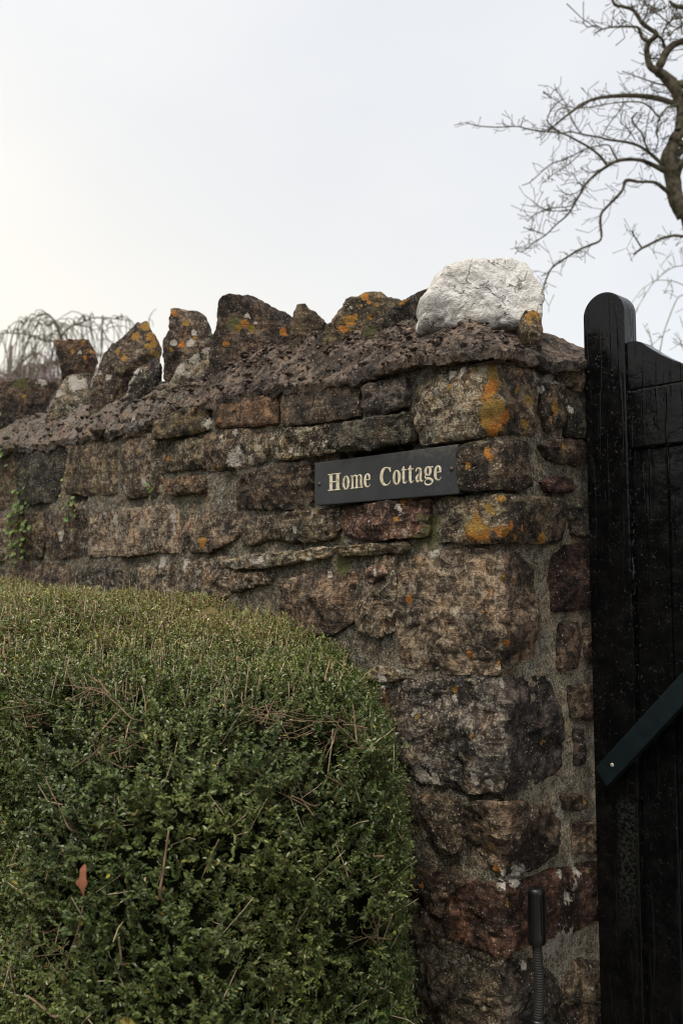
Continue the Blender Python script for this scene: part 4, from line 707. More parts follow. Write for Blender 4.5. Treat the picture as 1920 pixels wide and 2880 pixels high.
# grit and broken bits standing out of the weathered capping
gr_ = np.random.RandomState(3)
OCT = np.array([(1, 0, 0), (-1, 0, 0), (0, 1, 0), (0, -1, 0), (0, 0, 1), (0, 0, -1), (.6, .6, .55), (-.6, .6, .55), (-.6, -.6, .55), (.6, -.6, .55)])
OCTF = [(6, 0, 2), (6, 2, 4), (6, 4, 0), (7, 2, 1), (7, 1, 4), (7, 4, 2), (8, 1, 3), (8, 3, 4), (8, 4, 1), (9, 3, 0), (9, 0, 4), (9, 4, 3), (0, 5, 2), (2, 5, 1), (1, 5, 3), (3, 5, 0)]
vis = np.where((top[:, 0] > -2.3) & (top[:, 1] < .14))[0]
pick = gr_.choice(vis, 1300)
gv, gf, gc, gs_ = [], [], [], []
for q in pick:
    near = top[q, 0] > -1.0
    sz = gr_.gamma(2.0, .0017 if near else .0024) + .0012
    a = gr_.uniform(0, 6.28); ca, sa = math.cos(a), math.sin(a)
    v_ = OCT * gr_.uniform(.55, 1.25, OCT.shape) * sz * np.array([1.3, 1, .8])
    v_ = np.stack([v_[:, 0] * ca - v_[:, 1] * sa, v_[:, 0] * sa + v_[:, 1] * ca, v_[:, 2]], -1) + top[q] + gr_.normal(size=3) * .003 + np.array([0, -.001, .0005])
    b0 = len(gv); gv += list(v_); gf += [tuple(b0 + k for k in f) for f in OCTF]
    k_ = gr_.uniform(.6, 1.5); base_c = np.array([.20, .152, .128]) if near else np.array([.21, .185, .15])
    gc += [np.append(base_c * k_, gr_.uniform(0, 10))] * len(OCT); gs_ += [np.array([0, 0, 0, .3 if near else .8])] * len(OCT)
tag(make_obj('mortar_grit', np.array(gv), gf, M_CAP, wall, False, {'tint': np.array(gc), 'spots': np.array(gs_)}), kind='stuff')

# upright coping stones bedded in the capping, set askew across the wall
EA = np.array([FH.y, -FH.x, 0.0]); EB = np.array([FH.x, FH.y, 0.0])      # along and across a stone set askew
def rock(name, P, dp, th, tint, crust, fac, seed, parent, mat, os=(), ws=(), gs=(), ds=.006, nplanes=7, rough=1.0, cut=(.55, .95), prof=.5, squash=10):
    r = np.random.RandomState(seed)
    B = outline(P, ds, seed, .0035, 0)
    Mx, b2 = medial(B)
    n = len(B)
    nr = int(np.clip(b2 / ds * .9, 7, 22))
    t = np.linspace(0, 1, nr)
    fr_ = 1 - t[::-1] ** 1.15            # from 0 (middle) to 1 (rim)
    ring = [(q, -1) for q in fr_] + [(q, 1) for q in fr_[::-1][1:]]
    pts = []
    c0 = B.mean(0)
    for q, sgn in ring:
        Q = Mx + (B - Mx) * q
        dy = (-.32 if sgn < 0 else .68) * th * (1 - q ** squash) ** prof
        pts.append(np.c_[Q[:, 0], dp + dy + 0 * Q[:, 0], Q[:, 1]])
    X = np.vstack(pts)
    c = np.array([c0[0], dp + .15 * th, c0[1]])
    for k in range(nplanes):
        sgn = -1 if k < nplanes - 2 else 1
        nv = np.array([r.uniform(-.5, .5), sgn * 1.0, r.uniform(-.45, .55)]); nv /= np.linalg.norm(nv)
        ext = ((X - c) @ nv).max()
        d = ext * r.uniform(*cut)
        ov = np.clip((X - c) @ nv - d, 0, None)
        X = X - nv * (ov * .92)[:, None]
    nrm = X - c; nrm /= np.linalg.norm(nrm, axis=1)[:, None] + 1e-9
    flat = X.copy()
    s3 = X + seed * .77
    disp = rough * (.0065 * fbm(s3, 15, 2) + .0042 * fbm(s3, 42, 3, .6))
    disp -= rough * .005 * (1 - np.abs(fbm(s3, 21, 2))) ** 7
    X = X + nrm * disp[:, None]
    F = ring_faces(n, len(ring))
    cols = None
    if tint is not None:
        sp = np.zeros((len(X), 4)); sp[:, 3] = crust
        wob = 1 + .55 * fbm(flat + 1.7, 62, 2, .6)
        for ci, lst in enumerate((os, ws, gs)):
            for (a, b3, rad) in lst:
                d = np.sqrt((flat[:, 0] - a) ** 2 + (flat[:, 2] - b3) ** 2) / rad * wob
                sp[:, ci] = np.maximum(sp[:, ci], np.clip(1.5 - d, 0, 1))
        cols = {'tint': tint_cols(len(X), TINT[tint], seed), 'spots': sp}
    W = X[:, 0:1] * EA + X[:, 1:2] * EB + X[:, 2:3] * np.array([0, 0, 1.0])
    o = make_obj(name, W, F[:, ::-1].copy(), mat, parent, True, cols)
    o.data.set_sharp_from_angle(angle=math.radians(34))
    return o

for i, (P, dp, th, tint, crust, fac, os_, ws_, gs_) in enumerate(COPING):
    lowest = np.mean([q[1] for q in P]) - .02
    ca_ = np.mean([q[0] for q in P]); wd = 1.10 if i >= 7 else 1.04
    rock('coping_stone', [(ca_ + (a - ca_) * wd, b_ - (.05 if b_ < lowest else 0)) for a, b_ in P], dp, th, tint, crust, fac, 700 + i, wall, M_STONE, os_, ws_, gs_)
# more coping stones along the part of the wall left of the picture
cr_ = random.Random(9)
xk = -2.75
while xk > -4.2:
    w = cr_.uniform(.14, .22); h = cr_.uniform(.12, .22); z0 = 2.04
    ca, cb = xk * EA[0] + .13 * EA[1], xk * EB[0] + .13 * EB[1]
    P = [(ca - w / 2, z0), (ca - w * .48, z0 + h * .5), (ca - w * .3, z0 + h * cr_.uniform(.8, 1)), (ca + w * .1, z0 + h), (ca + w * .34, z0 + h * cr_.uniform(.6, .95)), (ca + w * .5, z0 + h * .4), (ca + w * .45, z0)]
    rock('coping_stone', P, cb, .13, cr_.choice(['brown_d', 'brown', 'tan_d']), .4, 1, 760 + int(-xk * 10), wall, M_STONE, ds=.014)
    xk -= w * 1.3 + .04

# white quartz block crowning the pillar
bo = rock('white_boulder', [(a, b_ - .007) for a, b_ in BOULDER[1]], BOULDER[0], .24, None, 0, 1, 845, None, M_QUARTZ, ds=.0055, nplanes=6, rough=.95, cut=(.84, .98), prof=.5, squash=9)
bo.data.set_sharp_from_angle(angle=math.radians(70))
tag(bo, 'craggy white quartz boulder crowning the corner pillar of the stone wall', 'boulder')

# ------------------------------------------------------------------ house name plate
YS = -.014
SX0, SX1, SZ0, SZ1 = -.5097, -.087, 1.7105, 1.8085
def slate_material():
    m, nt, b = new_mat('sign_slate'); g = N(nt)
    v = g.pos()
    nb = g.noise(v, 10, 4, .55); nf = g.noise(v, 60, 5, .6); sk = g.noise(v, 420, 2, .5); zone = g.noise(v, 8, 2, .5)
    col = g.mix(g.rng(nb, .3, .7), (.012, .0145, .016), (.026, .029, .032))
    sx = g.new('ShaderNodeSeparateXYZ'); g.link(v, sx.inputs[0])
    # grime washed from the stones above, dried spatter near the right end
    gr = g.math('MULTIPLY', g.rng(sx.outputs['Z'], 1.775, 1.812), g.rng(nf, .42, .66))
    gr = g.math('MULTIPLY', gr, g.rng(sx.outputs['X'], -.34, -.16, .25, 1))
    col = g.mix(g.math('MULTIPLY', gr, .75), col, (.105, .085, .062))
    spm = g.math('MULTIPLY', g.rng(sk, .665, .70), g.rng(sx.outputs['X'], -.27, -.12, .08, 1))
    col = g.mix(g.math('MULTIPLY', spm, .7), col, (.33, .33, .32))
    g.link(col, b.inputs['Base Color'])
    g.link(g.rng(nf, .3, .7, .38, .58), b.inputs['Roughness'])
    b.inputs['Specular IOR Level'].default_value = .5
    g.link(g.bump(nf, .15, .002), b.inputs['Normal'])
    return m
def gilt_material():
    m, nt, b = new_mat('worn_gilt'); g = N(nt)
    v = g.pos(); n = g.noise(v, 240, 4, .6); n2 = g.noise(v, 90, 3, .5)
    col = g.mix(g.rng(n, .35, .65), (.50, .42, .27), (.70, .64, .50))
    col = g.mix(g.rng(n2, .54, .72, 0, .75), col, (.20, .135, .075))
    g.link(col, b.inputs['Base Color']); b.inputs['Roughness'].default_value = .55
    return m
M_SLATE, M_GILT = slate_material(), gilt_material()
sign = thing('house_sign', 'dark slate name plate with gilt letters fixed beneath the top courses of the wall', 'sign', ((SX0 + SX1) / 2, YS, SZ0))
bm = box_bm(SX1 - SX0, .016, SZ1 - SZ0, .0018, 2)
bm_obj('plate', bm, M_SLATE, sign, Matrix.Translation(((SX0 + SX1) / 2, YS + .008, (SZ0 + SZ1) / 2)), False)

def stroke(pts, sub=6, closed=False):
    """pts (x, z, width) in millimetres -> left/right rails"""
    P = np.array(pts, float)
    if len(P) > 2 and sub > 1:
        E = np.vstack([P[-1], P, P[0], P[1]]) if closed else np.vstack([2 * P[0] - P[1], P, 2 * P[-1] - P[-2]])
        Q = []
        nseg = len(P) if closed else len(P) - 1
        for i in range(nseg):
            p0, p1, p2, p3 = E[i:i + 4]
            for k in range(sub):
                t = k / sub
                Q.append(.5 * ((2 * p1) + (p2 - p0) * t + (2 * p0 - 5 * p1 + 4 * p2 - p3) * t * t + (3 * p1 - p0 - 3 * p2 + p3) * t ** 3))
        Q.append(P[0] if closed else P[-1])
        P = np.array(Q)
    T = np.gradient(P[:, :2], axis=0)
    if closed: T[0] = T[-1] = P[1, :2] - P[-2, :2]
    T /= np.linalg.norm(T, axis=1)[:, None] + 1e-9
    Nn = np.stack([-T[:, 1], T[:, 0]], -1)
    return P[:, :2] + Nn * P[:, 2:3] / 2, P[:, :2], P[:, :2] - Nn * P[:, 2:3] / 2

def glyph(ch, w):
    """list of (points, sub, closed) in mm; baseline z=0, x-height 30, cap height 38.5"""
    X = 30.0; C = 38.5
    L = lambda a, b: ([a, b], 1, False)
    if ch == 'H':
        a, b = w * .25, w * .75; t = w * .235; f = 2.6; e = w * .225
        return [L((a, 0, t), (a, C, t)), L((b, 0, t), (b, C, t)), L((a, C * .52, 3.0), (b, C * .52, 3.0))] + [L((q - e, z, f), (q + e, z, f)) for q in (a, b) for z in (f / 2, C - f / 2)]
    if ch == 'o':
        r = w / 2; t = w * .33; k = 2.6
        pts = [(r + (r - (t if abs(math.cos(a)) > .5 else k) / 2) * math.cos(a) * (1.0), X / 2 + (X / 2 + .6 - k / 2) * math.sin(a), k + (t - k) * abs(math.cos(a)) ** 1.3) for a in np.arange(0, 2 * math.pi, math.pi / 8)]
        pts = [(r + (r - t / 2) * math.cos(a), X / 2 + (X / 2 + .6 - k / 2) * math.sin(a), k + (t - k) * abs(math.cos(a)) ** 1.3) for a in np.arange(0, 2 * math.pi, math.pi / 8)]
        return [(pts, 3, True)]
    if ch == 'm':
        t = w * .17; a, b, c = w * .15, w * .50, w * .85; f = 2.4
        out = [L((q, 0, t), (q, X - 5, t)) for q in (b, c)] + [L((a, 0, t), (a, X - 1, t))]
        out += [L((q - w * .15, f / 2, f), (q + w * .15, f / 2, f)) for q in (a, b, c)] + [L((a - w * .15, X - 1.8, f), (a, X - 1.4, f))]
        out += [([(a, X - 8, 2.2), (a + (b - a) * .45, X - 1.6, 3.2), (b - t * .2, X - 2.5, 4.2), (b, X - 7, t)], 5, False), ([(b, X - 8, 2.2), (b + (c - b) * .45, X - 1.6, 3.2), (c - t * .2, X - 2.5, 4.2), (c, X - 7, t)], 5, False)]
        return out
    if ch == 'e':
        t = w * .36
        return [([(w * .96, 7, 1.6), (w * .80, 2.2, 2.4), (w * .52, 1.2, 3.0), (w * .25, 6, t * .9), (w * .18, 15, t), (w * .28, 25, t * .8), (w * .55, 29, 2.8), (w * .80, 25, t * .8), (w * .86, 17.6, t * .6)], 6, False), L((w * .18, 16.6, 2.2), (w * .99, 16.6, 2.2))]
    if ch == 'C':
        t = w * .27
        return [([(w * .93, 29, 2.0), (w * .80, 36, 3.0), (w * .55, 38, 3.0), (w * .28, 33, t * .85), (w * .135, 19.5, t), (w * .28, 6, t * .85), (w * .56, .9, 3.2), (w * .82, 3.6, 2.8), (w * .98, 10, 1.6)], 6, False), L((w * .94, 38.5, 2.0), (w * .94, 28, 2.6))]
    if ch == 't':
        t = w * .44
        return [([(w * .42, 37, 1.4), (w * .40, 31, t * .8), (w * .38, 22, t), (w * .38, 8, t), (w * .48, 2.4, t * .7), (w * .72, 1.6, 2.8), (w * .98, 5.4, 1.5)], 5, False), L((0, X - 1.2, 2.4), (w * .98, X - 1.2, 2.4)), ([(0, X - .6, 1.6), (w * .22, X + 2, 2.4), (w * .40, X + 6.5, 1.6)], 4, False)]
    if ch == 'a':
        t = w * .30
        return [([(w * .08, 23, 3.4), (w * .20, 28.2, 3.6), (w * .42, 29.4, 3.0), (w * .64, 25.5, t), (w * .66, 16, t), (w * .66, 6, t), (w * .80, 1.8, 3.4), (w * .99, 3.6, 1.6)], 6, False), ([(w * .62, 18, 2.0), (w * .36, 15.6, 3.2), (w * .16, 9, t), (w * .30, 2, 4.4), (w * .56, 4.4, 2.2)], 6, False)]
    if ch == 'g':
        t = w * .28
        up = [(w * .42 + w * .27 * math.cos(a), 21 + 8.4 * math.sin(a), 2.4 + (t - 2.4) * abs(math.cos(a))) for a in np.arange(0, 2 * math.pi, math.pi / 6)]
        return [(up, 3, True), L((w * .66, 28.4, 2.6), (w * .99, 28.4, 2.6)),
                ([(w * .24, 14.5, 2.0), (w * .10, 10.5, 3.2), (w * .22, 6.6, 4.2), (w * .60, 5.4, 5.0), (w * .90, 1.0, 4.6), (w * .80, -4.8, 3.6), (w * .45, -7.0, 3.0), (w * .12, -4.6, 3.6), (w * .08, .6, 2.6), (w * .26, 4.4, 2.0)], 5, False)]
    return []

LETTERS = [('H', -.4659, -.4216), ('o', -.4178, -.3945), ('m', -.3913, -.3527), ('e', -.3502, -.3299), ('C', -.3021, -.269), ('o', -.2647, -.2413),
           ('t', -.2394, -.2239), ('t', -.2211, -.2048), ('a', -.201, -.1792), ('g', -.1765, -.1525), ('e', -.1507, -.1311)]
for ch, xa, xb in LETTERS:
    Vl, Fl = [], []
    for si, (pts, sub, closed) in enumerate(glyph(ch, (xb - xa) * 1000)):
        A_, C_, B_ = stroke(pts, sub, closed)
        n = len(A_); b0 = len(Vl)
        hi = .0006 + .00007 * si
        for k in range(n):
            for (q, y) in ((A_[k], 0), (A_[k], hi * .75), (C_[k], hi * 1.7), (B_[k], hi * .75), (B_[k], 0)):
                Vl.append((xa + q[0] / 1000, YS + .0003 - y - .0003, 1.7405 + q[1] / 1000 * 1.0))
        for k in range(n - 1):
            for c in range(4):
                Fl.append((b0 + k * 5 + c, b0 + k * 5 + c + 1, b0 + k * 5 + 5 + c + 1, b0 + k * 5 + 5 + c))
        if not closed:
            Fl.append(tuple(b0 + c for c in range(5))[::-1]); Fl.append(tuple(b0 + (n - 1) * 5 + c for c in range(5)))
    make_obj('letter', np.array(Vl), Fl, M_GILT, sign, False)
for (x, z) in ((-.494, 1.7587), (-.1055, 1.7607)):
    bm = bmesh.new()
    bmesh.ops.create_cone(bm, cap_ends=True, segments=20, radius1=.0052, radius2=.0044, depth=.0022)
    bmesh.ops.bevel(bm, geom=[e for e in bm.edges if e.calc_length() > .0001 and abs(e.verts[0].co.z - e.verts[1].co.z) < 1e-6 and e.verts[0].co.z > 0], offset=.0006, segments=2, affect='EDGES')
    s_o = bm_obj('screw', bm, M_SCREW, sign, Matrix.Translation((x, YS - .0008, z)) @ Matrix.Rotation(math.pi / 2, 4, 'X'))
    bm = box_bm(.0085, .0006, .0012, .0001, 1)
    slot = bm_obj('slot', bm, M_RUBBER, s_o, Matrix.Translation((x, YS - .00195, z)) @ Matrix.Rotation(.5, 4, 'Y'), False)
    slot.matrix_parent_inverse = Matrix.Translation(-Vector(sign.location)) @ Matrix.Identity(4)
    slot.matrix_parent_inverse = Matrix()

# ------------------------------------------------------------------ gate
GY = .29
gate = thing('wooden_gate', 'black painted timber gate with round topped post and swept top rail', 'gate', (.05, GY + .03, .05))
LEAN = Matrix.Translation((.05, 0, 1.9)) @ Matrix.Rotation(math.radians(-.42), 4, 'Y') @ Matrix.Translation((-.05, 0, -1.9))
def prism(poly, y0, y1, bevel=.003, seg=2, subdiv=None):
    bm = bmesh.new()
    vs = [bm.verts.new((x, y0, z)) for x, z in poly]
    f = bm.faces.new(vs)
    r = bmesh.ops.extrude_face_region(bm, geom=[f])
    bmesh.ops.translate(bm, vec=(0, y1 - y0, 0), verts=[e for e in r['geom'] if isinstance(e, bmesh.types.BMVert)])
    bmesh.ops.recalc_face_normals(bm, faces=bm.faces[:])
    if bevel:
        ed = [e for e in bm.edges if len(e.link_faces) == 2 and e.calc_face_angle() > .5]
        bmesh.ops.bevel(bm, geom=ed, offset=bevel, segments=seg, affect='EDGES', profile=.6)
    return bm
def gate_part(name, bm, mat=M_GATE, parent=None):
    o = bm_obj(name, bm, mat, parent or gate, LEAN)
    if parent is not None: o.matrix_parent_inverse = Matrix()
    if parent is None:
        me = o.data
        # auto smooth by angle through a modifier-free split
        me.polygons.foreach_set('use_smooth', np.full(len(me.polygons), False))
    return o
xl, xr = .009, .104
arc = [(xl + (xr - xl) / 2 - math.cos(a) * (xr - xl) / 2, 2.098 + math.sin(a) * .047) for a in np.linspace(0, math.pi, 25)]
stile = gate_part('post', prism([(xl, .05)] + arc + [(xr, .05)], GY, GY + .052, .0035, 3))
# the swept rail rises to the post and dips to mid gate
top_pts = [(.106, 2.0306), (.1246, 2.0298), (.1384, 2.0239), (.1553, 2.0095), (.1802, 1.9907), (.2046, 1.9754), (.2282, 1.9635), (.27, 1.948), (.33, 1.935), (.42, 1.928), (.55, 1.926), (.75, 1.926), (.95, 1.926)]
low = [(.95, 1.83), (.55, 1.83), (.42, 1.86), (.33, 1.905), (.27, 1.9215), (.106, 1.9275)]
gate_part('top_rail', prism(top_pts + [(.95, 1.90), (.106, 1.9285)][:0] + [(.95, 1.9), (.42, 1.905), (.33, 1.916), (.25, 1.9285), (.106, 1.9285)], GY + .004, GY + .050, .003, 2))
gate_part('rail', prism([(.106, 1.809), (.106, 1.9265), (.25, 1.9265), (.33, 1.914), (.42, 1.903), (.95, 1.898), (.95, 1.809)], GY + .003, GY + .048, .003, 2))
bxs = [.106, .1825, .262, .342, .422, .502, .582, .662, .742, .822, .95]
for a, b_ in zip(bxs[:-1], bxs[1:]):
    gate_part('plank', prism([(a, .08), (a, 1.8088), (b_ - .0012, 1.8088), (b_ - .0012, .08)], GY + .014, GY + .036, .0045, 2))
gate_part('rail', prism([(.106, .45), (.106, .57), (.95, .57), (.95, .45)], GY + .037, GY + .075, .003, 2))
gate_part('post', prism([(.953, .05), (.953, 2.0), (1.045, 2.0), (1.045, .05)], GY, GY + .052, .0035, 3))
# diagonal green-black brace lying over the boards
A0, A1 = Vector((.0322, 1.162)), Vector((.0576, 1.1273)); up = Vector((.2247 - .0322, 1.3707 - 1.1621)); up.normalize()
bl = .95
br = prism([(A0.x, A0.y), (A0.x + up.x * bl, A0.y + up.y * bl), (A1.x + up.x * bl, A1.y + up.y * bl), (A1.x, A1.y)][::-1], GY - .027, GY - .002, .0025, 2)
brace = bm_obj('brace', br, M_BRACE, gate, None, False)
bm = bmesh.new(); bmesh.ops.create_uvsphere(bm, u_segments=12, v_segments=8, radius=.0042)
sc_ = bm_obj('screw', bm, M_GALV, brace, Matrix.Translation((.0721, GY - .028, 1.1736)) @ Matrix.Scale(.45, 4, (0, 1, 0)))
sc_.matrix_parent_inverse = Matrix()

# ------------------------------------------------------------------ cable conduit on the return face
CX, CY = .045, .036
cond = thing('cable_conduit', 'black capped corrugated cable conduit rising up the corner of the pillar', 'conduit', (CX, CY, .70))
def lathe(profile, seg=20, cx=CX, cy=CY, squash=1):
    bm = bmesh.new(); rings = []
    for r, z in profile:
        rings.append([bm.verts.new((cx + r * math.cos(2 * math.pi * k / seg), cy + r * math.sin(2 * math.pi * k / seg), z)) for k in range(seg)])
    for a, b_ in zip(rings[:-1], rings[1:]):
        for k in range(seg): bm.faces.new((a[k], a[(k + 1) % seg], b_[(k + 1) % seg], b_[k]))
    bm.faces.new(rings[0][::-1]); bm.faces.new(rings[-1])
    bmesh.ops.recalc_face_normals(bm, faces=bm.faces[:])
    return bm
cap = bm_obj('cap', lathe([(.0150, .880), (.0162, .8815), (.0164, .8945), (.0158, .896), (.0156, .966), (.0163, .968), (.0163, .972), (.0150, .9775), (.0120, .9795), (.004, .981)], 24), M_RUBBER, cond, None)
for k in range(3):   # moulded ribs of the cap
    a = -1.4 + k * 1.05
    bm_obj('rib', box_bm(.0018, .005, .066, .0006, 1), M_RUBBER, cap, Matrix.Translation((CX + .0158 * math.cos(a), CY + .0158 * math.sin(a), .931)) @ Matrix.Rotation(a + math.pi / 2, 4, 'Z'), False).matrix_parent_inverse = Matrix()
pr = []
z = .745
while z < .882:
    pr += [(.0078, z), (.0092, z + .0012), (.0092, z + .0030), (.0078, z + .0042)]
    z += .0046
hose_bm = lathe(pr, 20)
for v_ in hose_bm.verts:
    t = (v_.co.z - .745) / .137
    v_.co.x += .002 * math.sin(t * math.pi); v_.co.y += .006 * math.sin(t * math.pi) * (1 - t)
bm_obj('corrugated_hose', hose_bm, M_HOSE, cond, None)
bm_obj('collar', lathe([(.0165, .0), (.0165, .744), (.0158, .747), (.0110, .7485)], 24), M_RUBBER, cond, None)
bm_obj('bracket', box_bm(.030, .030, .050, .004, 2), M_RUBBER, cond, Matrix.Translation((.026, CY + .012, .715)), False)
for o in cond.children: o.matrix_parent_inverse = Matrix.Translation(-Vector(cond.location))

# ------------------------------------------------------------------ clipped hedge
hedge = thing('clipped_hedge', 'clipped small leaved evergreen hedge growing against the foot of the stone wall', 'hedge', (-1.5, -.40, 0))
HX0, HY0, HY1 = -3.3, -.80, -.02
def hedge_end(z):  return np.interp(z, [0, .75, 1.1, 1.27, 1.37, 1.46, 1.52], [.03, .03, .015, -.01, -.045, -.11, -.20])
def hedge_top(x, y): return 1.452 + .050 * np.clip(-x - .2, 0, 1.2) + .015 * np.clip(-x - 1.4, 0, 1.5) + .012 * np.sin(x * 5.1) - .046 * np.clip((x + .85) / .65, 0, 1) - .02 * np.clip((-.45 - y) / .35, 0, 1)
def hedge_sdf(P):
    x, y, z = P[:, 0], P[:, 1], P[:, 2]
    dx = x - hedge_end(z) + 1.0 * np.clip(y + .285, 0, 1)
    dyf = HY0 + .06 * np.clip((1.0 - z), 0, 1) * 0 - y
    dz = z - hedge_top(x, y)
    dyb = y - HY1
    rr = .22
    # rounded plan corner between front and end, and rounded shoulders
    qx, qy, qz = np.maximum(dx + rr, 0), np.maximum(dyf + rr, 0), np.maximum(dz + .16, 0) * (rr / .16)
    d = np.sqrt(qx ** 2 + qy ** 2 + qz ** 2) - rr
    ins = np.maximum(np.maximum(dx, dyf), dz)
    d = np.where((qx + qy + qz) > 0, d, ins)
    d = np.maximum(d, dyb)
    d = np.maximum(d, HX0 - x)
    return d + .026 * fbm(P, 5.0, 2) + .016 * fbm(P, 14, 2)
def sdf_normal(P, e=.012):
    g_ = np.stack([hedge_sdf(P + np.array(v_) * e) - hedge_sdf(P - np.array(v_) * e) for v_ in ((1, 0, 0), (0, 1, 0), (0, 0, 1))], -1)
    return g_ / (np.linalg.norm(g_, axis=1)[:, None] + 1e-9)
hr = np.random.RandomState(21)
def sample_shell(n, box, lo, hi):
    P = np.stack([hr.uniform(box[0], box[1], n), hr.uniform(box[2], box[3], n), hr.uniform(box[4], box[5], n)], -1)
    d = hedge_sdf(P)
    k = (d > lo) & (d < hi)
    return P[k], d[k]
# bare, twiggy gaps in the clipped face: centre, radius
GAPS = [((-.04, -.46, 1.315), .050), ((-.04, -.40, 1.295), .050), ((-.02, -.49, 1.22), .035), ((-.14, -.73, 1.305), .038), ((-.20, -.79, 1.03), .05), ((-.0, -.38, .99), .05), ((-.24, -.72, 1.37), .03), ((-.34, -.77, 1.325), .034), ((-.06, -.53, 1.335), .03)]
def in_gap(P):
    m_ = np.zeros(len(P), bool)
    for c, r_ in GAPS:
        dd = (P - np.array(c)) * np.array([1, 1, 1.5])
        m_ |= np.linalg.norm(dd, axis=1) + .02 * pnoise(P * 40) < r_
    return m_

def sprigs(box, n, lo, hi, length, nleaf, lsize, top_bias):
    P, d = sample_shell(n, box, lo, hi)
    gp = in_gap(P)
    keep = ~gp | (hr.uniform(size=len(P)) < .12)
    P = P[keep]
    clump = fbm(P, 11, 2)
    P = P[hr.uniform(size=len(P)) < np.clip(.88 + .7 * clump, .45, 1)]
    nrm = sdf_normal(P)
    D = nrm * .75 + np.array([0, 0, .55]) + hr.normal(size=P.shape) * .42
    D /= np.linalg.norm(D, axis=1)[:, None]
    L = length * hr.uniform(.55, 1.25, len(P))
    base = P - D * (L * .75)[:, None]
    return base, D, L, nrm

LV, LF, LC = [], [], []
SV, SF = [], []
vb = 0; sb = 0
TPL = np.array([(0, 0, 0), (.30, .46, .07), (.72, .36, .05), (1, 0, -.06), (.72, -.36, .05), (.30, -.46, .07)])
def add_leaves(P, D, Nn, size, colr, wid=.56):
    global vb
    W = np.cross(Nn, D); W /= np.linalg.norm(W, axis=1)[:, None] + 1e-9
    Nn = np.cross(D, W)
    V = P[:, None, :] + size[:, None, None] * (TPL[None, :, 0:1] * D[:, None, :] + wid * TPL[None, :, 1:2] * W[:, None, :] + TPL[None, :, 2:3] * Nn[:, None, :])
    n = len(P)
    b0 = vb + np.arange(n) * 6
    LF.append(np.stack([np.stack([b0, b0 + 3, b0 + 2, b0 + 1], -1), np.stack([b0, b0 + 5, b0 + 4, b0 + 3], -1)], 1).reshape(-1, 4))
    LV.append(V.reshape(-1, 3)); LC.append(np.repeat(colr, 6, axis=0)); vb += n * 6

def leaf_colours(n, P, fresh, dry=0.0):
    k = hr.uniform(size=n)
    dark = np.array([.046, .072, .022]); mid = np.array([.098, .134, .038]); light = np.array([.205, .222, .060]); yel = np.array([.34, .30, .06]); brn = np.array([.14, .07, .03])
    patch = np.clip(.5 + 1.1 * fbm(P, 4.5, 2), 0, 1)
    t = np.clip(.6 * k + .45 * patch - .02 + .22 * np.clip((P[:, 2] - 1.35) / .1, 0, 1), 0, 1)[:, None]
    c = np.where(t < .5, dark + (mid - dark) * t * 2, mid + (light - mid) * (t - .5) * 2)
    c = c * hr.uniform(.7, 1.3, (n, 1))
    k2 = hr.uniform(size=(n, 1))
    dry = .24 * np.clip((P[:, 2:3] - 1.36 + .06 * fbm(P, 9, 2)[:, None]) / .10, 0, 1)
    c = np.where(k2 < .012, yel * hr.uniform(.6, 1.1, (n, 1)), c)
    c = np.where(k2 > .992 - dry, np.where(hr.uniform(size=(n, 1)) < .5, brn * 1.2, np.array([.30, .235, .13])) * hr.uniform(.6, 1.2, (n, 1)), c)
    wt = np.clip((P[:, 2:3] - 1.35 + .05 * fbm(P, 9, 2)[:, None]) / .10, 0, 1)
    tone = np.array([1.0, .99, .98]) * (1 - wt) + np.array([1.45, 1.32, 1.48]) * wt       # paler, greyer tone towards the clipped top
    return np.c_[c * tone, np.ones(n)]

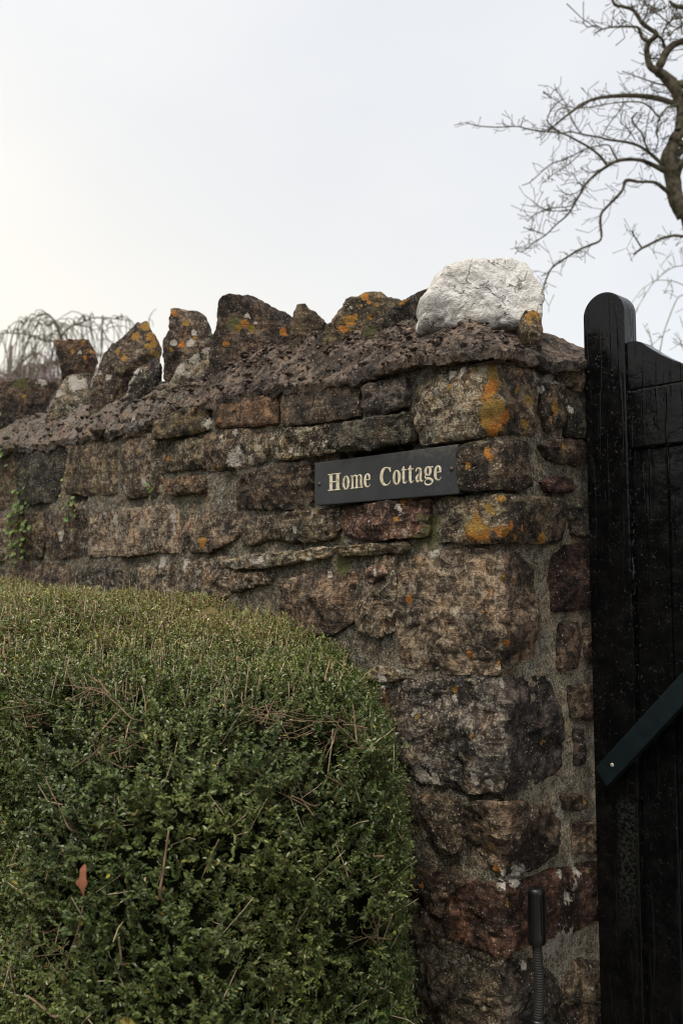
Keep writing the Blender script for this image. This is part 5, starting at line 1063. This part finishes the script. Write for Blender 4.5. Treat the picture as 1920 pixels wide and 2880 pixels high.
def grow(box, n, lo, hi, length, nleaf, lsize, stems=True, fresh=0.0, dry=0.0):
    global sb
    base, D, L, nrm = sprigs(box, n, lo, hi, length, nleaf, lsize, 0)
    m_ = len(base)
    if m_ == 0: return
    A = np.cross(D, np.array([.2, .1, 1.0]) + hr.normal(size=D.shape) * .35); A /= np.linalg.norm(A, axis=1)[:, None]
    B = np.cross(D, A)
    bend = hr.normal(size=D.shape) * .10
    for q in range(nleaf):
        f = (q + .6) / nleaf
        tw = 0.5 * hr.normal(size=m_)
        for sgn in (-1, 1):
            side = A * np.cos(tw)[:, None] * sgn + B * np.sin(tw)[:, None] * sgn
            P = base + D * (L * f)[:, None] + bend * (L * f * f)[:, None]
            d = D * (.62 + .5 * (f > .9)) + side * .85 + hr.normal(size=D.shape) * .20
            d[:, 2] -= .08
            d /= np.linalg.norm(d, axis=1)[:, None]
            nn = nrm * .35 + np.array([0, 0, .75]) + hr.normal(size=D.shape) * .32 + D * .3
            ok = hr.uniform(size=m_) < .86
            size = lsize * hr.uniform(.65, 1.2, m_) * (1.0 - .25 * (f > .85))
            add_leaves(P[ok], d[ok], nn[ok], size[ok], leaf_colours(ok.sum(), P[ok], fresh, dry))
    if stems:
        half = hr.uniform(size=m_) < .45
        base, D, L, bend, A, B = base[half], D[half], L[half], bend[half], A[half], B[half]
        m_ = int(half.sum())
        tip = base + D * L[:, None] + bend * L[:, None]
        mid = base + D * (L * .5)[:, None] + bend * (L * .25)[:, None]
        r_ = np.array([.0008, .0007, .0004])
        ring = []
        for c_, rad in zip((base, mid, tip), r_):
            for k in range(3):
                a = 2 * math.pi * k / 3
                ring.append(c_ + rad * (math.cos(a) * A + math.sin(a) * B))
        V = np.stack(ring, 1)
        b0 = sb + np.arange(m_) * 9
        fs = []
        for lev in range(2):
            for k in range(3):
                fs.append(np.stack([b0 + lev * 3 + k, b0 + lev * 3 + (k + 1) % 3, b0 + lev * 3 + 3 + (k + 1) % 3, b0 + lev * 3 + 3 + k], -1))
        SF.append(np.stack(fs, 1).reshape(-1, 4)); SV.append(V.reshape(-1, 3)); sb += m_ * 9

DENS = 1.0
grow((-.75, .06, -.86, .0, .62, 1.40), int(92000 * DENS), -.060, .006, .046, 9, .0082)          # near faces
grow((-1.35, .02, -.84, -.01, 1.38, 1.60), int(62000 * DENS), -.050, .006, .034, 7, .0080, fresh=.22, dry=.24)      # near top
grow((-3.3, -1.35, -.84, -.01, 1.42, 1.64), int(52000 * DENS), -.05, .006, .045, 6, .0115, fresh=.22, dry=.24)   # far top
grow((-.75, .08, -.88, .0, .62, 1.56), 9000, -.004, .022, .055, 9, .0084)      # straggling new shoots
grow((-3.3, -.75, -.86, -.6, .10, 1.46), 26000, -.045, .004, .06, 6, .017, False)
grow((-.75, .08, -.86, .0, .02, .62), 16000, -.05, .004, .06, 6, .015, False)
foliage = make_obj('foliage', np.vstack(LV), np.vstack(LF), M_LEAF, hedge, False, {'tint': np.vstack(LC)})
tag(foliage, kind='stuff')
stems_o = make_obj('thin_stems', np.vstack(SV), np.vstack(SF), M_DARKSTEM, hedge, True)
tag(stems_o, kind='stuff')

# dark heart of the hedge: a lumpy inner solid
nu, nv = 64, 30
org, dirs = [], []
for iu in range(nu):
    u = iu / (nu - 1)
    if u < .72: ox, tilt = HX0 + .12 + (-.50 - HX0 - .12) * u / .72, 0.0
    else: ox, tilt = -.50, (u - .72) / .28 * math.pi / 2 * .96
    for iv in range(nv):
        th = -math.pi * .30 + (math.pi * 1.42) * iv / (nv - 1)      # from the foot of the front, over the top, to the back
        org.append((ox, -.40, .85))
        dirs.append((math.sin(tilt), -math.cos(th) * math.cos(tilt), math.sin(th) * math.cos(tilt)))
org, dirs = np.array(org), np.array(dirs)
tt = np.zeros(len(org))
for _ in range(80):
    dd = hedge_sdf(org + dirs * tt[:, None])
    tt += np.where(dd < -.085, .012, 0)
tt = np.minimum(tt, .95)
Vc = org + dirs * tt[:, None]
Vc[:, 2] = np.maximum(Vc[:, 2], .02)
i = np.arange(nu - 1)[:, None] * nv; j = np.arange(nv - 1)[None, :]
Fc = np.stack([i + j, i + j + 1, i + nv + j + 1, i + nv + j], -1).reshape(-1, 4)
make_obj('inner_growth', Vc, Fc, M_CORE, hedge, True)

# cut stems standing out of the clipped surface
items = []
P, d = sample_shell(60000, (-2.6, .02, -.84, -.01, 1.36, 1.66), -.012, .004)
idx = hr.permutation(len(P))[:2600]
P = P[idx]; nr_ = sdf_normal(P)
for p, nn in zip(P, nr_):
    D = nn * .45 + np.array([0, 0, .9]) + hr.normal(size=3) * .28; D /= np.linalg.norm(D)
    L = hr.choice([.012, .018, .026, .04], p=[.35, .35, .24, .06]) * hr.uniform(.7, 1.2)
    rad = hr.uniform(.0004, .0009)
    items.append(([p - D * .03, p + D * L * .4, p + D * L * .72], [rad, rad, rad * .85]))
P, d = sample_shell(60000, (-.75, .06, -.86, .0, .62, 1.40), -.02, .003)
idx = hr.permutation(len(P))[:330]
P = P[idx]; nr_ = sdf_normal(P)
for p, nn in zip(P, nr_):
    D = nn * .45 + np.array([0, 0, .7]) + hr.normal(size=3) * .5; D /= np.linalg.norm(D)
    L = hr.uniform(.02, .07); rad = hr.uniform(.0005, .0010)
    q = p + hr.normal(size=3) * .004
    items.append(([q - D * L * .7, q + hr.normal(size=3) * .002, q + D * L * .35], [rad, rad, rad * .8]))
# tangle of bare wood inside the gaps
for c, r_ in GAPS:
    c = np.array(c)
    for k in range(20):
        p = c + hr.normal(size=3) * np.array([r_, r_, r_ * .55]) * .6 + np.array([-.02, .02, 0])
        D = hr.normal(size=3) * np.array([.9, .6, .4]) + np.array([.3, -.1, .35]); D /= np.linalg.norm(D)
        L = hr.uniform(.03, .085); rad = hr.uniform(.0004, .0009)
        items.append(([p - D * L * .5, p + hr.normal(size=3) * .005, p + D * L * .5], [rad, rad, rad * .7]))
Vt, Ft = join_tubes(items[:len(items) - 20 * len(GAPS)], 4)
Vg, Fg = join_tubes(items[len(items) - 20 * len(GAPS):], 4)
tag(make_obj('bare_stems', Vg, Fg, M_BARESTEM, hedge, True), kind='stuff')
tag(make_obj('clipped_stems', Vt, Ft, M_STEM, hedge, True), kind='stuff')

# the longer bare twigs one can pick out: (outer end, inner end, radius)
TWIGS = [((-0.0331, -0.7047, 1.2036), (-0.0444, -0.7108, 1.1163), 0.00178), ((-0.0987, -0.7958, 1.1078), (-0.1586, -0.7902, 0.9936), 0.00119), ((-0.2405, -0.8037, 0.9493), (-0.1784, -0.7923, 0.9374), 0.00187), ((-0.0624, -0.7615, 1.069), (-0.0729, -0.7503, 1.0274), 0.00136), ((-0.2954, -0.8072, 0.9816), (-0.279, -0.7986, 0.9098), 0.0011), ((-0.1929, -0.7236, 1.3837), (-0.1341, -0.705, 1.3438), 0.00094), ((-0.6055, -0.6927, 1.443), (-0.517, -0.7302, 1.4105), 0.00153), ((-0.1489, -0.3007, 1.4025), (-0.1006, -0.355, 1.3751), 0.00153), ((-0.0341, -0.3543, 1.3401), (-0.0166, -0.3617, 1.2803), 0.00144), ((0.0129, -0.5246, 1.2287), (-0.0025, -0.4676, 1.2022), 0.00144), ((-0.0125, -0.5148, 1.3342), (-0.0349, -0.3925, 1.3165), 0.00076), ((0.0007, -0.4473, 1.2453), (-0.0094, -0.3979, 1.2206), 0.0011), ((0.0356, -0.3352, 1.0208), (0.0198, -0.3423, 0.9749), 0.00102), ((0.0346, -0.3629, 1.0252), (0.0195, -0.354, 0.9833), 0.00085), ((0.026, -0.3464, 1.1094), (0.0131, -0.355, 1.1084), 0.00153), ((-0.0002, -0.6446, 1.1874), (-0.0189, -0.6593, 1.1336), 0.00085), ((-0.2015, -0.8018, 1.2612), (-0.155, -0.7886, 1.1982), 0.00085), ((-0.1399, -0.4865, 1.4117), (-0.0741, -0.5439, 1.3658), 0.00085)]
for a, b_, rad in TWIGS:
    a, b_ = np.array(a), np.array(b_)
    ax = b_ - a; ln = np.linalg.norm(ax)
    off = hr.normal(size=3) * ln * .012
    V, F = tube_arrays([a, a + ax * .3 + off, a + ax * .65 - off * .5, b_, b_ + ax * .15 + np.array([-.01, .015, 0])], [rad * .75, rad * .85, rad, rad * 1.05, rad], 7, 0, 4)
    F = [tuple(f) for f in F] + [tuple(range(7))[::-1]]
    make_obj('twig', V, F, M_BARESTEM, hedge, True)

# ------------------------------------------------------------------ loose leaves caught in the hedge
def loose_leaf(name, label, pos, length, width, direction, facing, mat, curl=.25, lobes=0, seed=1):
    r = np.random.RandomState(seed)
    D = Vector(direction).normalized(); Nn = Vector(facing).normalized(); W = Nn.cross(D).normalized(); Nn = D.cross(W)
    n = 12; V = []; F = []
    for k in range(n + 1):
        t = k / n
        w = width * (math.sin(math.pi * min(1, t * 1.02 + .02)) ** .8) * (1 + (.35 * math.sin(t * lobes * 6.28) if lobes else 0) + r.uniform(-.08, .08))
        if k in (0,): w = .0012
        if k == n: w = .0006
        c = Vector(pos) + D * (length * (t - .5)) + Nn * (curl * length * (.25 - (t - .5) ** 2))
        for s_ in (-1, -.5, 0, .5, 1):
            V.append(c + W * (w * .5 * s_) + Nn * (abs(s_) * w * .22 + r.uniform(-.0004, .0004)))
    for k in range(n):
        for q in range(4):
            F.append((k * 5 + q, k * 5 + q + 1, k * 5 + 5 + q + 1, k * 5 + 5 + q))
    nv = len(V)
    V += [v - Nn * .0005 for v in V]
    F += [tuple(i_ + nv for i_ in f[::-1]) for f in F]
    o = make_obj(name, np.array([tuple(v) for v in V]), F, mat, None, True)
    return tag(o, label, 'leaf')
loose_leaf('dead_leaf', 'rust brown curled dead leaf hanging in the front of the hedge', (-.106, -.790, 1.139),   .042, .014, (.15, -.1, -1), (.5, -.85, .2), M_LEAFBROWN, .3, 2.2, 1)
loose_leaf('fallen_leaf', 'olive brown fallen leaf lying on top of the hedge', (-.475, -.328, 1.475), .045, .022, (.8, .45, .1), (.2, -.6, .8), M_LEAFOLIVE, .2, 0, 2)
loose_leaf('fallen_leaf', 'yellow green fallen leaf low in the hedge at the bottom edge', (-.050, -.752, .958), .030, .014, (.9, .3, -.1), (.3, -.7, .6), M_LEAFYEL, .2, 0, 3)


# ------------------------------------------------------------------ little plants rooted in the wall joints
def wall_plant(label, s0, v0, spread_s, spread_v, n, size, y0, seed, hang=.5):
    r = np.random.RandomState(seed)
    p = thing('wall_plant', label, 'plant', (s0, y0, v0))
    Vl, Fl, Cl, st_ = [], [], [], []
    root = np.array([s0, y0 + .012, v0])
    for k in range(n):
        e = np.array([s0 + r.normal() * spread_s * .5, y0 - abs(r.normal()) * .014 - .004, v0 + r.normal() * spread_v * .5 - hang * spread_v * .3])
        st_.append(([root, (root + e) / 2 + np.array([0, -.008, .006]), e], [.0007, .0006, .0004]))
        nn = np.array([r.normal() * .5, -1.0, .7 + r.normal() * .4]); nn /= np.linalg.norm(nn)
        a = np.cross(nn, r.normal(size=3)); a /= np.linalg.norm(a); b2 = np.cross(nn, a)
        sz = size * r.uniform(.6, 1.2); b0 = len(Vl)
        Vl.append(e - nn * sz * .15)
        m_ = 10
        for q in range(m_):           # rounded, five lobed leaf
            th = 2 * math.pi * q / m_; rr = sz * (1.0 if q % 2 == 0 else .74)
            Vl.append(e + rr * (math.cos(th) * a + math.sin(th) * b2) + nn * sz * .12)
        for q in range(m_): Fl.append((b0, b0 + 1 + q, b0 + 1 + (q + 1) % m_))
        c_ = np.array([.14, .215, .040]) * r.uniform(.6, 1.25) * np.array([r.uniform(.8, 1.2), 1, 1])
        Cl += [np.append(c_, 1)] * (m_ + 1)
    make_obj('leaves', np.array(Vl), Fl, M_FERN, p, False, {'tint': np.array(Cl)})
    V, F = join_tubes(st_, 4)
    make_obj('stems', V, F, M_DARKSTEM, p, True)
wall_plant('bright green trailing plant hanging from a joint low on the far wall', -2.035, 1.765, .075, .14, 110, .0110, -.020, 31, 1.0)
wall_plant('mossy green tuft on the capping at the left edge of the picture', -2.24, 2.055, .12, .085, 130, .0110, -.045, 32, .2)
wall_plant('small dull green sprig in the joint beside the trailing plant', -1.665, 1.765, .035, .055, 26, .0080, -.018, 33, .8)
wall_plant('tiny green sprig in the joint beneath the squarish upper stones', -1.185, 1.794, .022, .024, 14, .0065, -.016, 34, .5)

# ------------------------------------------------------------------ trees beyond the wall
def bark_obj(name, pts, parent, mat, sides=8, sub=4, knob=0.0, seed=0):
    P = np.array([p[:3] for p in pts]); R = np.array([p[3] for p in pts])
    V, F = tube_arrays(P, R, sides, 0, sub)
    if knob:
        c = np.repeat(V.reshape(-1, sides, 3).mean(1), sides, 0)
        V = c + (V - c) * (1 + knob * fbm(V, 9, 3)[:, None] + knob * .6 * fbm(V, 30, 2)[:, None])
    F = [tuple(f) for f in F] + [tuple(range(sides))[::-1], tuple(range(len(V) - sides, len(V)))]
    return make_obj(name, V, F, mat, parent, True)

def spurs(branches, r, n_per_m, lmin, lmax, rad, rmax, up=.3):
    out = []
    for pts in branches:
        P = np.array([p[:3] for p in pts]); R = np.array([p[3] for p in pts])
        if R[0] > rmax: continue
        seg = np.linalg.norm(np.diff(P, axis=0), axis=1); L = seg.sum()
        cum = np.concatenate([[0], np.cumsum(seg)])
        for k in range(int(L * n_per_m)):
            t = r.uniform(0, L); i_ = min(len(seg) - 1, np.searchsorted(cum, t) - 1 if t > 0 else 0); i_ = max(0, i_)
            f = (t - cum[i_]) / (seg[i_] + 1e-9)
            p = P[i_] * (1 - f) + P[i_ + 1] * f
            ax = (P[i_ + 1] - P[i_]) / (seg[i_] + 1e-9)
            d = r.normal(size=3) + ax * .5 + np.array([0, 0, up]); d /= np.linalg.norm(d)
            ln = r.uniform(lmin, lmax) * (1 if r.uniform() < .75 else 2.0)
            k1 = p + d * ln * .5; d2 = d + r.normal(size=3) * .55; d2 /= np.linalg.norm(d2)
            k2 = k1 + d2 * ln * .5
            out.append(([p, k1, k2], [rad, rad * .85, rad * 1.15]))
            if r.uniform() < .45:
                d3 = d + r.normal(size=3) * .9; d3 /= np.linalg.norm(d3)
                out.append(([k1, k1 + d3 * ln * .25, k1 + d3 * ln * .5], [rad * .85, rad * .7, rad]))
    return out

rt_base = RIGHT_TREE[0][0]
t1 = thing('bare_tree', 'gnarled leafless fruit tree with twisting trunk behind the gate', 'tree', (rt_base[0] + .5, rt_base[1] + .35, 0))
trunk_pts = [(rt_base[0] + .55, rt_base[1] + .40, -.05, .20), (rt_base[0] + .50, rt_base[1] + .36, .7, .15), (rt_base[0] + .28, rt_base[1] + .2, 1.4, .135)] + [tuple(p) for p in RIGHT_TREE[0]]
bark_obj('trunk', trunk_pts, t1, M_BARK, 14, 5, .22)
for k, br_ in enumerate(RIGHT_TREE[1:]):
    bark_obj('branch', br_, t1, M_BARK if br_[0][3] > .018 else M_TWIG, 7, 4, .12)
# the side of the crown that leans away over the garden
ar = np.random.RandomState(14)
AWAY = []
for k in range(16):
    p = np.array(RIGHT_TREE[0][[4, 5, 6, 7, 8, 9, 15, 16][k % 8]][:3])
    d = EA * ar.uniform(.7, 1.2) + EB * ar.uniform(-.7, .9) + np.array([0, 0, ar.uniform(-.1, .8)])
    ln = ar.uniform(.7, 1.7); q = [(*p, .026)]
    for j_ in range(1, 7):
        d = d + ar.normal(size=3) * np.array([.25, .25, .35]); p = p + d / np.linalg.norm(d) * ln / 6
        q.append((*p, .026 * (1 - j_ / 7.5)))
    AWAY.append(q)
for q in AWAY: bark_obj('branch', q, t1, M_TWIG, 6, 3, .12)
tr = np.random.RandomState(4)
tw = spurs(AWAY, tr, 34, .04, .16, .0024, .034)
tw += spurs(RIGHT_TREE[1:], tr, 46, .03, .11, .0021, .034)
tw += spurs([b for b in RIGHT_TREE[1:] if b[0][2] > 5.0], tr, 14, .05, .16, .0036, .04, .6)
V, F = join_tubes(tw, 4)
tag(make_obj('twigs', V, F, M_TWIG, t1, True), kind='stuff')

pb = PALE_TREE[2][0]
t2 = thing('slender_tree', 'thin pale leafless tree showing faintly low above the gate rail', 'tree', (pb[0] + .6, pb[1] + .4, 0))
bark_obj('trunk', [(pb[0] + .6, pb[1] + .4, -.05, .06), (pb[0] + .5, pb[1] + .35, 1.4, .05), (pb[0] + .42, pb[1] + .3, 2.6, .042), (pb[0] + .35, pb[1] + .25, 3.6, .03)], t2, M_PALETWIG, 8, 4, .1)
for br_ in PALE_TREE: bark_obj('branch', br_, t2, M_PALETWIG, 6, 4)
tw = spurs(PALE_TREE, tr, 7, .05, .16, .0035, 1.0)
V, F = join_tubes(tw, 4)
tag(make_obj('twigs', V, F, M_PALETWIG, t2, True), kind='stuff')

wb = WEEP_TREE[0][0]
t3 = thing('weeping_tree', 'weeping leafless tree with arching crown and hanging twigs over the far wall', 'tree', (wb[0], wb[1], 0))
bark_obj('trunk', [(wb[0], wb[1], -.05, .16), (wb[0], wb[1], .9, .13), (wb[0], wb[1], 1.8, .12)] + [tuple(p) for p in WEEP_TREE[0]], t3, M_WEEP, 10, 4, .1)
for br_ in WEEP_TREE[1:9]: bark_obj('branch', br_, t3, M_WEEP, 6, 4)
def hanging(branches, r, n_per_m, lmin, lmax, rad, spread):
    out = []
    for pts in branches:
        P = np.array([p[:3] for p in pts]); seg = np.linalg.norm(np.diff(P, axis=0), axis=1); L = seg.sum(); cum = np.concatenate([[0], np.cumsum(seg)])
        for k in range(int(L * n_per_m)):
            t = r.uniform(0, L); i_ = max(0, min(len(seg) - 1, np.searchsorted(cum, t) - 1)); f = (t - cum[i_]) / (seg[i_] + 1e-9)
            p = P[i_] * (1 - f) + P[i_ + 1] * f
            o_ = r.normal(size=3) * np.array([1, 1, 0]) * spread; ln = r.uniform(lmin, lmax)
            a1 = p + o_ * .45 + np.array([0, 0, r.uniform(-.02, .08)]); a2 = p + o_ + np.array([0, 0, -ln * .35]); a3 = a2 + o_ * .25 + np.array([0, 0, -ln * .4]) + r.normal(size=3) * .05; a4 = a3 + np.array([0, 0, -ln * .3]) + r.normal(size=3) * .05
            out.append(([p, a1, a2, a3, a4], [rad * 1.5, rad * 1.3, rad, rad * .9, rad * .7]))
    return out
hg = hanging(WEEP_TREE[:1] + WEEP_TREE[1:7], tr, 26, .25, 1.5, .0050, .22)
V, F = join_tubes(hg, 3, 2)
tag(make_obj('hanging_twigs', V, F, M_WEEP, t3, True), kind='stuff')

# purple-brown birch further off, behind the weeping one
wb2 = WEEP_TREE[9]
q0 = Vector(wb2[0][:3]); away = Vector((-.98, .42, 0)).normalized() * 5.0
t4 = thing('purple_twigged_tree', 'hazy purple brown leafless tree furthest left behind the wall', 'tree', (q0.x + away.x, q0.y + away.y, 0))
S4 = 1.38
def far(p): v_ = CAM + (Vector(p[:3]) - CAM) * S4; return (v_.x, v_.y, v_.z)
tp = [far(p) for p in wb2]
trunk4 = [(tp[0][0], tp[0][1], -.05, .2), (tp[0][0], tp[0][1], 1.2, .16)] + [(*p, .06 - .008 * k) for k, p in enumerate(tp[:4])]
t4.location = (tp[0][0], tp[0][1], 0)
bark_obj('trunk', trunk4, t4, M_PURPLE, 10, 3, .1)
arms = []
for k in range(15):
    a = tr.uniform(0, 6.28); ln = tr.uniform(.7, 2.4); z0 = tr.uniform(-1.4, -.1)
    b0 = np.array(tp[3]) + np.array([0, 0, z0 * .6 - .45])
    side = np.array([.687, .726, 0]) * math.cos(a) * 1.25 + np.array([-.726, .687, 0]) * math.sin(a) * .6
    if k % 2: side = np.array([.687, .726, 0]) * abs(math.cos(a)) * 1.3 + np.array([-.726, .687, 0]) * math.sin(a) * .6
    arms.append([(*b0, .03), (*(b0 + side * ln * .45 + np.array([0, 0, .35])), .022), (*(b0 + side * ln * .8 + np.array([0, 0, .30])), .014), (*(b0 + side * ln + np.array([0, 0, .05])), .008)])
for a in arms: bark_obj('branch', a, t4, M_PURPLE, 5, 3)
hg = hanging(arms, tr, 34, .4, 1.5, .0055, .26)
V, F = join_tubes(hg, 3, 2)
tag(make_obj('hanging_twigs', V, F, M_PURPLE, t4, True), kind='stuff')

# ------------------------------------------------------------------ unseen hedgerow added behind the viewer to block low sky and darken the gate
row = thing('sky_block_hedgerow', 'unseen dark hedgerow added across the lane to block low sky light', 'hedge', (0, -6.2, 0))
nx_, nz_ = 90, 30
U_, W_ = np.meshgrid(np.linspace(-13, 14, nx_), np.linspace(0, 1, nz_))
th = W_.ravel() * math.pi
Hh = 2.5 + .3 * np.sin(U_.ravel() * .9) + .4 * np.sin(U_.ravel() * 2.3 + 1)
Vr = np.stack([U_.ravel(), -6.2 - np.cos(th) * -1.3, np.sin(th) ** .6 * Hh], -1)
Vr += .35 * np.stack([pnoise(Vr * 1.1), pnoise(Vr * 1.1 + 7), .4 * pnoise(Vr * 1.1 + 13)], -1)
Vr[:, 2] = np.maximum(Vr[:, 2], 0)
i = np.arange(nz_ - 1)[:, None] * nx_; j = np.arange(nx_ - 1)[None, :]
Fr_ = np.stack([i + j, i + j + 1, i + nx_ + j + 1, i + nx_ + j], -1).reshape(-1, 4)
M_ROW = simple_mat('hedgerow_mass', (.022, .030, .012), .9, .5, 6, .8, .05, .2)
make_obj('inner_growth', Vr, Fr_, M_ROW, row, True)
rr_ = np.random.RandomState(77)
pk = rr_.randint(0, len(Vr), 9000)
LV, LF, LC = [], [], []; vb = 0
Pl = Vr[pk] + rr_.normal(size=(9000, 3)) * .16
Dl = rr_.normal(size=(9000, 3)); Dl /= np.linalg.norm(Dl, axis=1)[:, None]
Nl = rr_.normal(size=(9000, 3)) + np.array([0, .6, .8])
add_leaves(Pl, Dl, Nl, rr_.uniform(.06, .12, 9000), np.c_[np.array([[.03, .045, .014]]) * rr_.uniform(.5, 1.5, (9000, 1)), np.ones(9000)])
tag(make_obj('foliage', np.vstack(LV), np.vstack(LF), M_LEAF, row, False, {'tint': np.vstack(LC)}), kind='stuff')
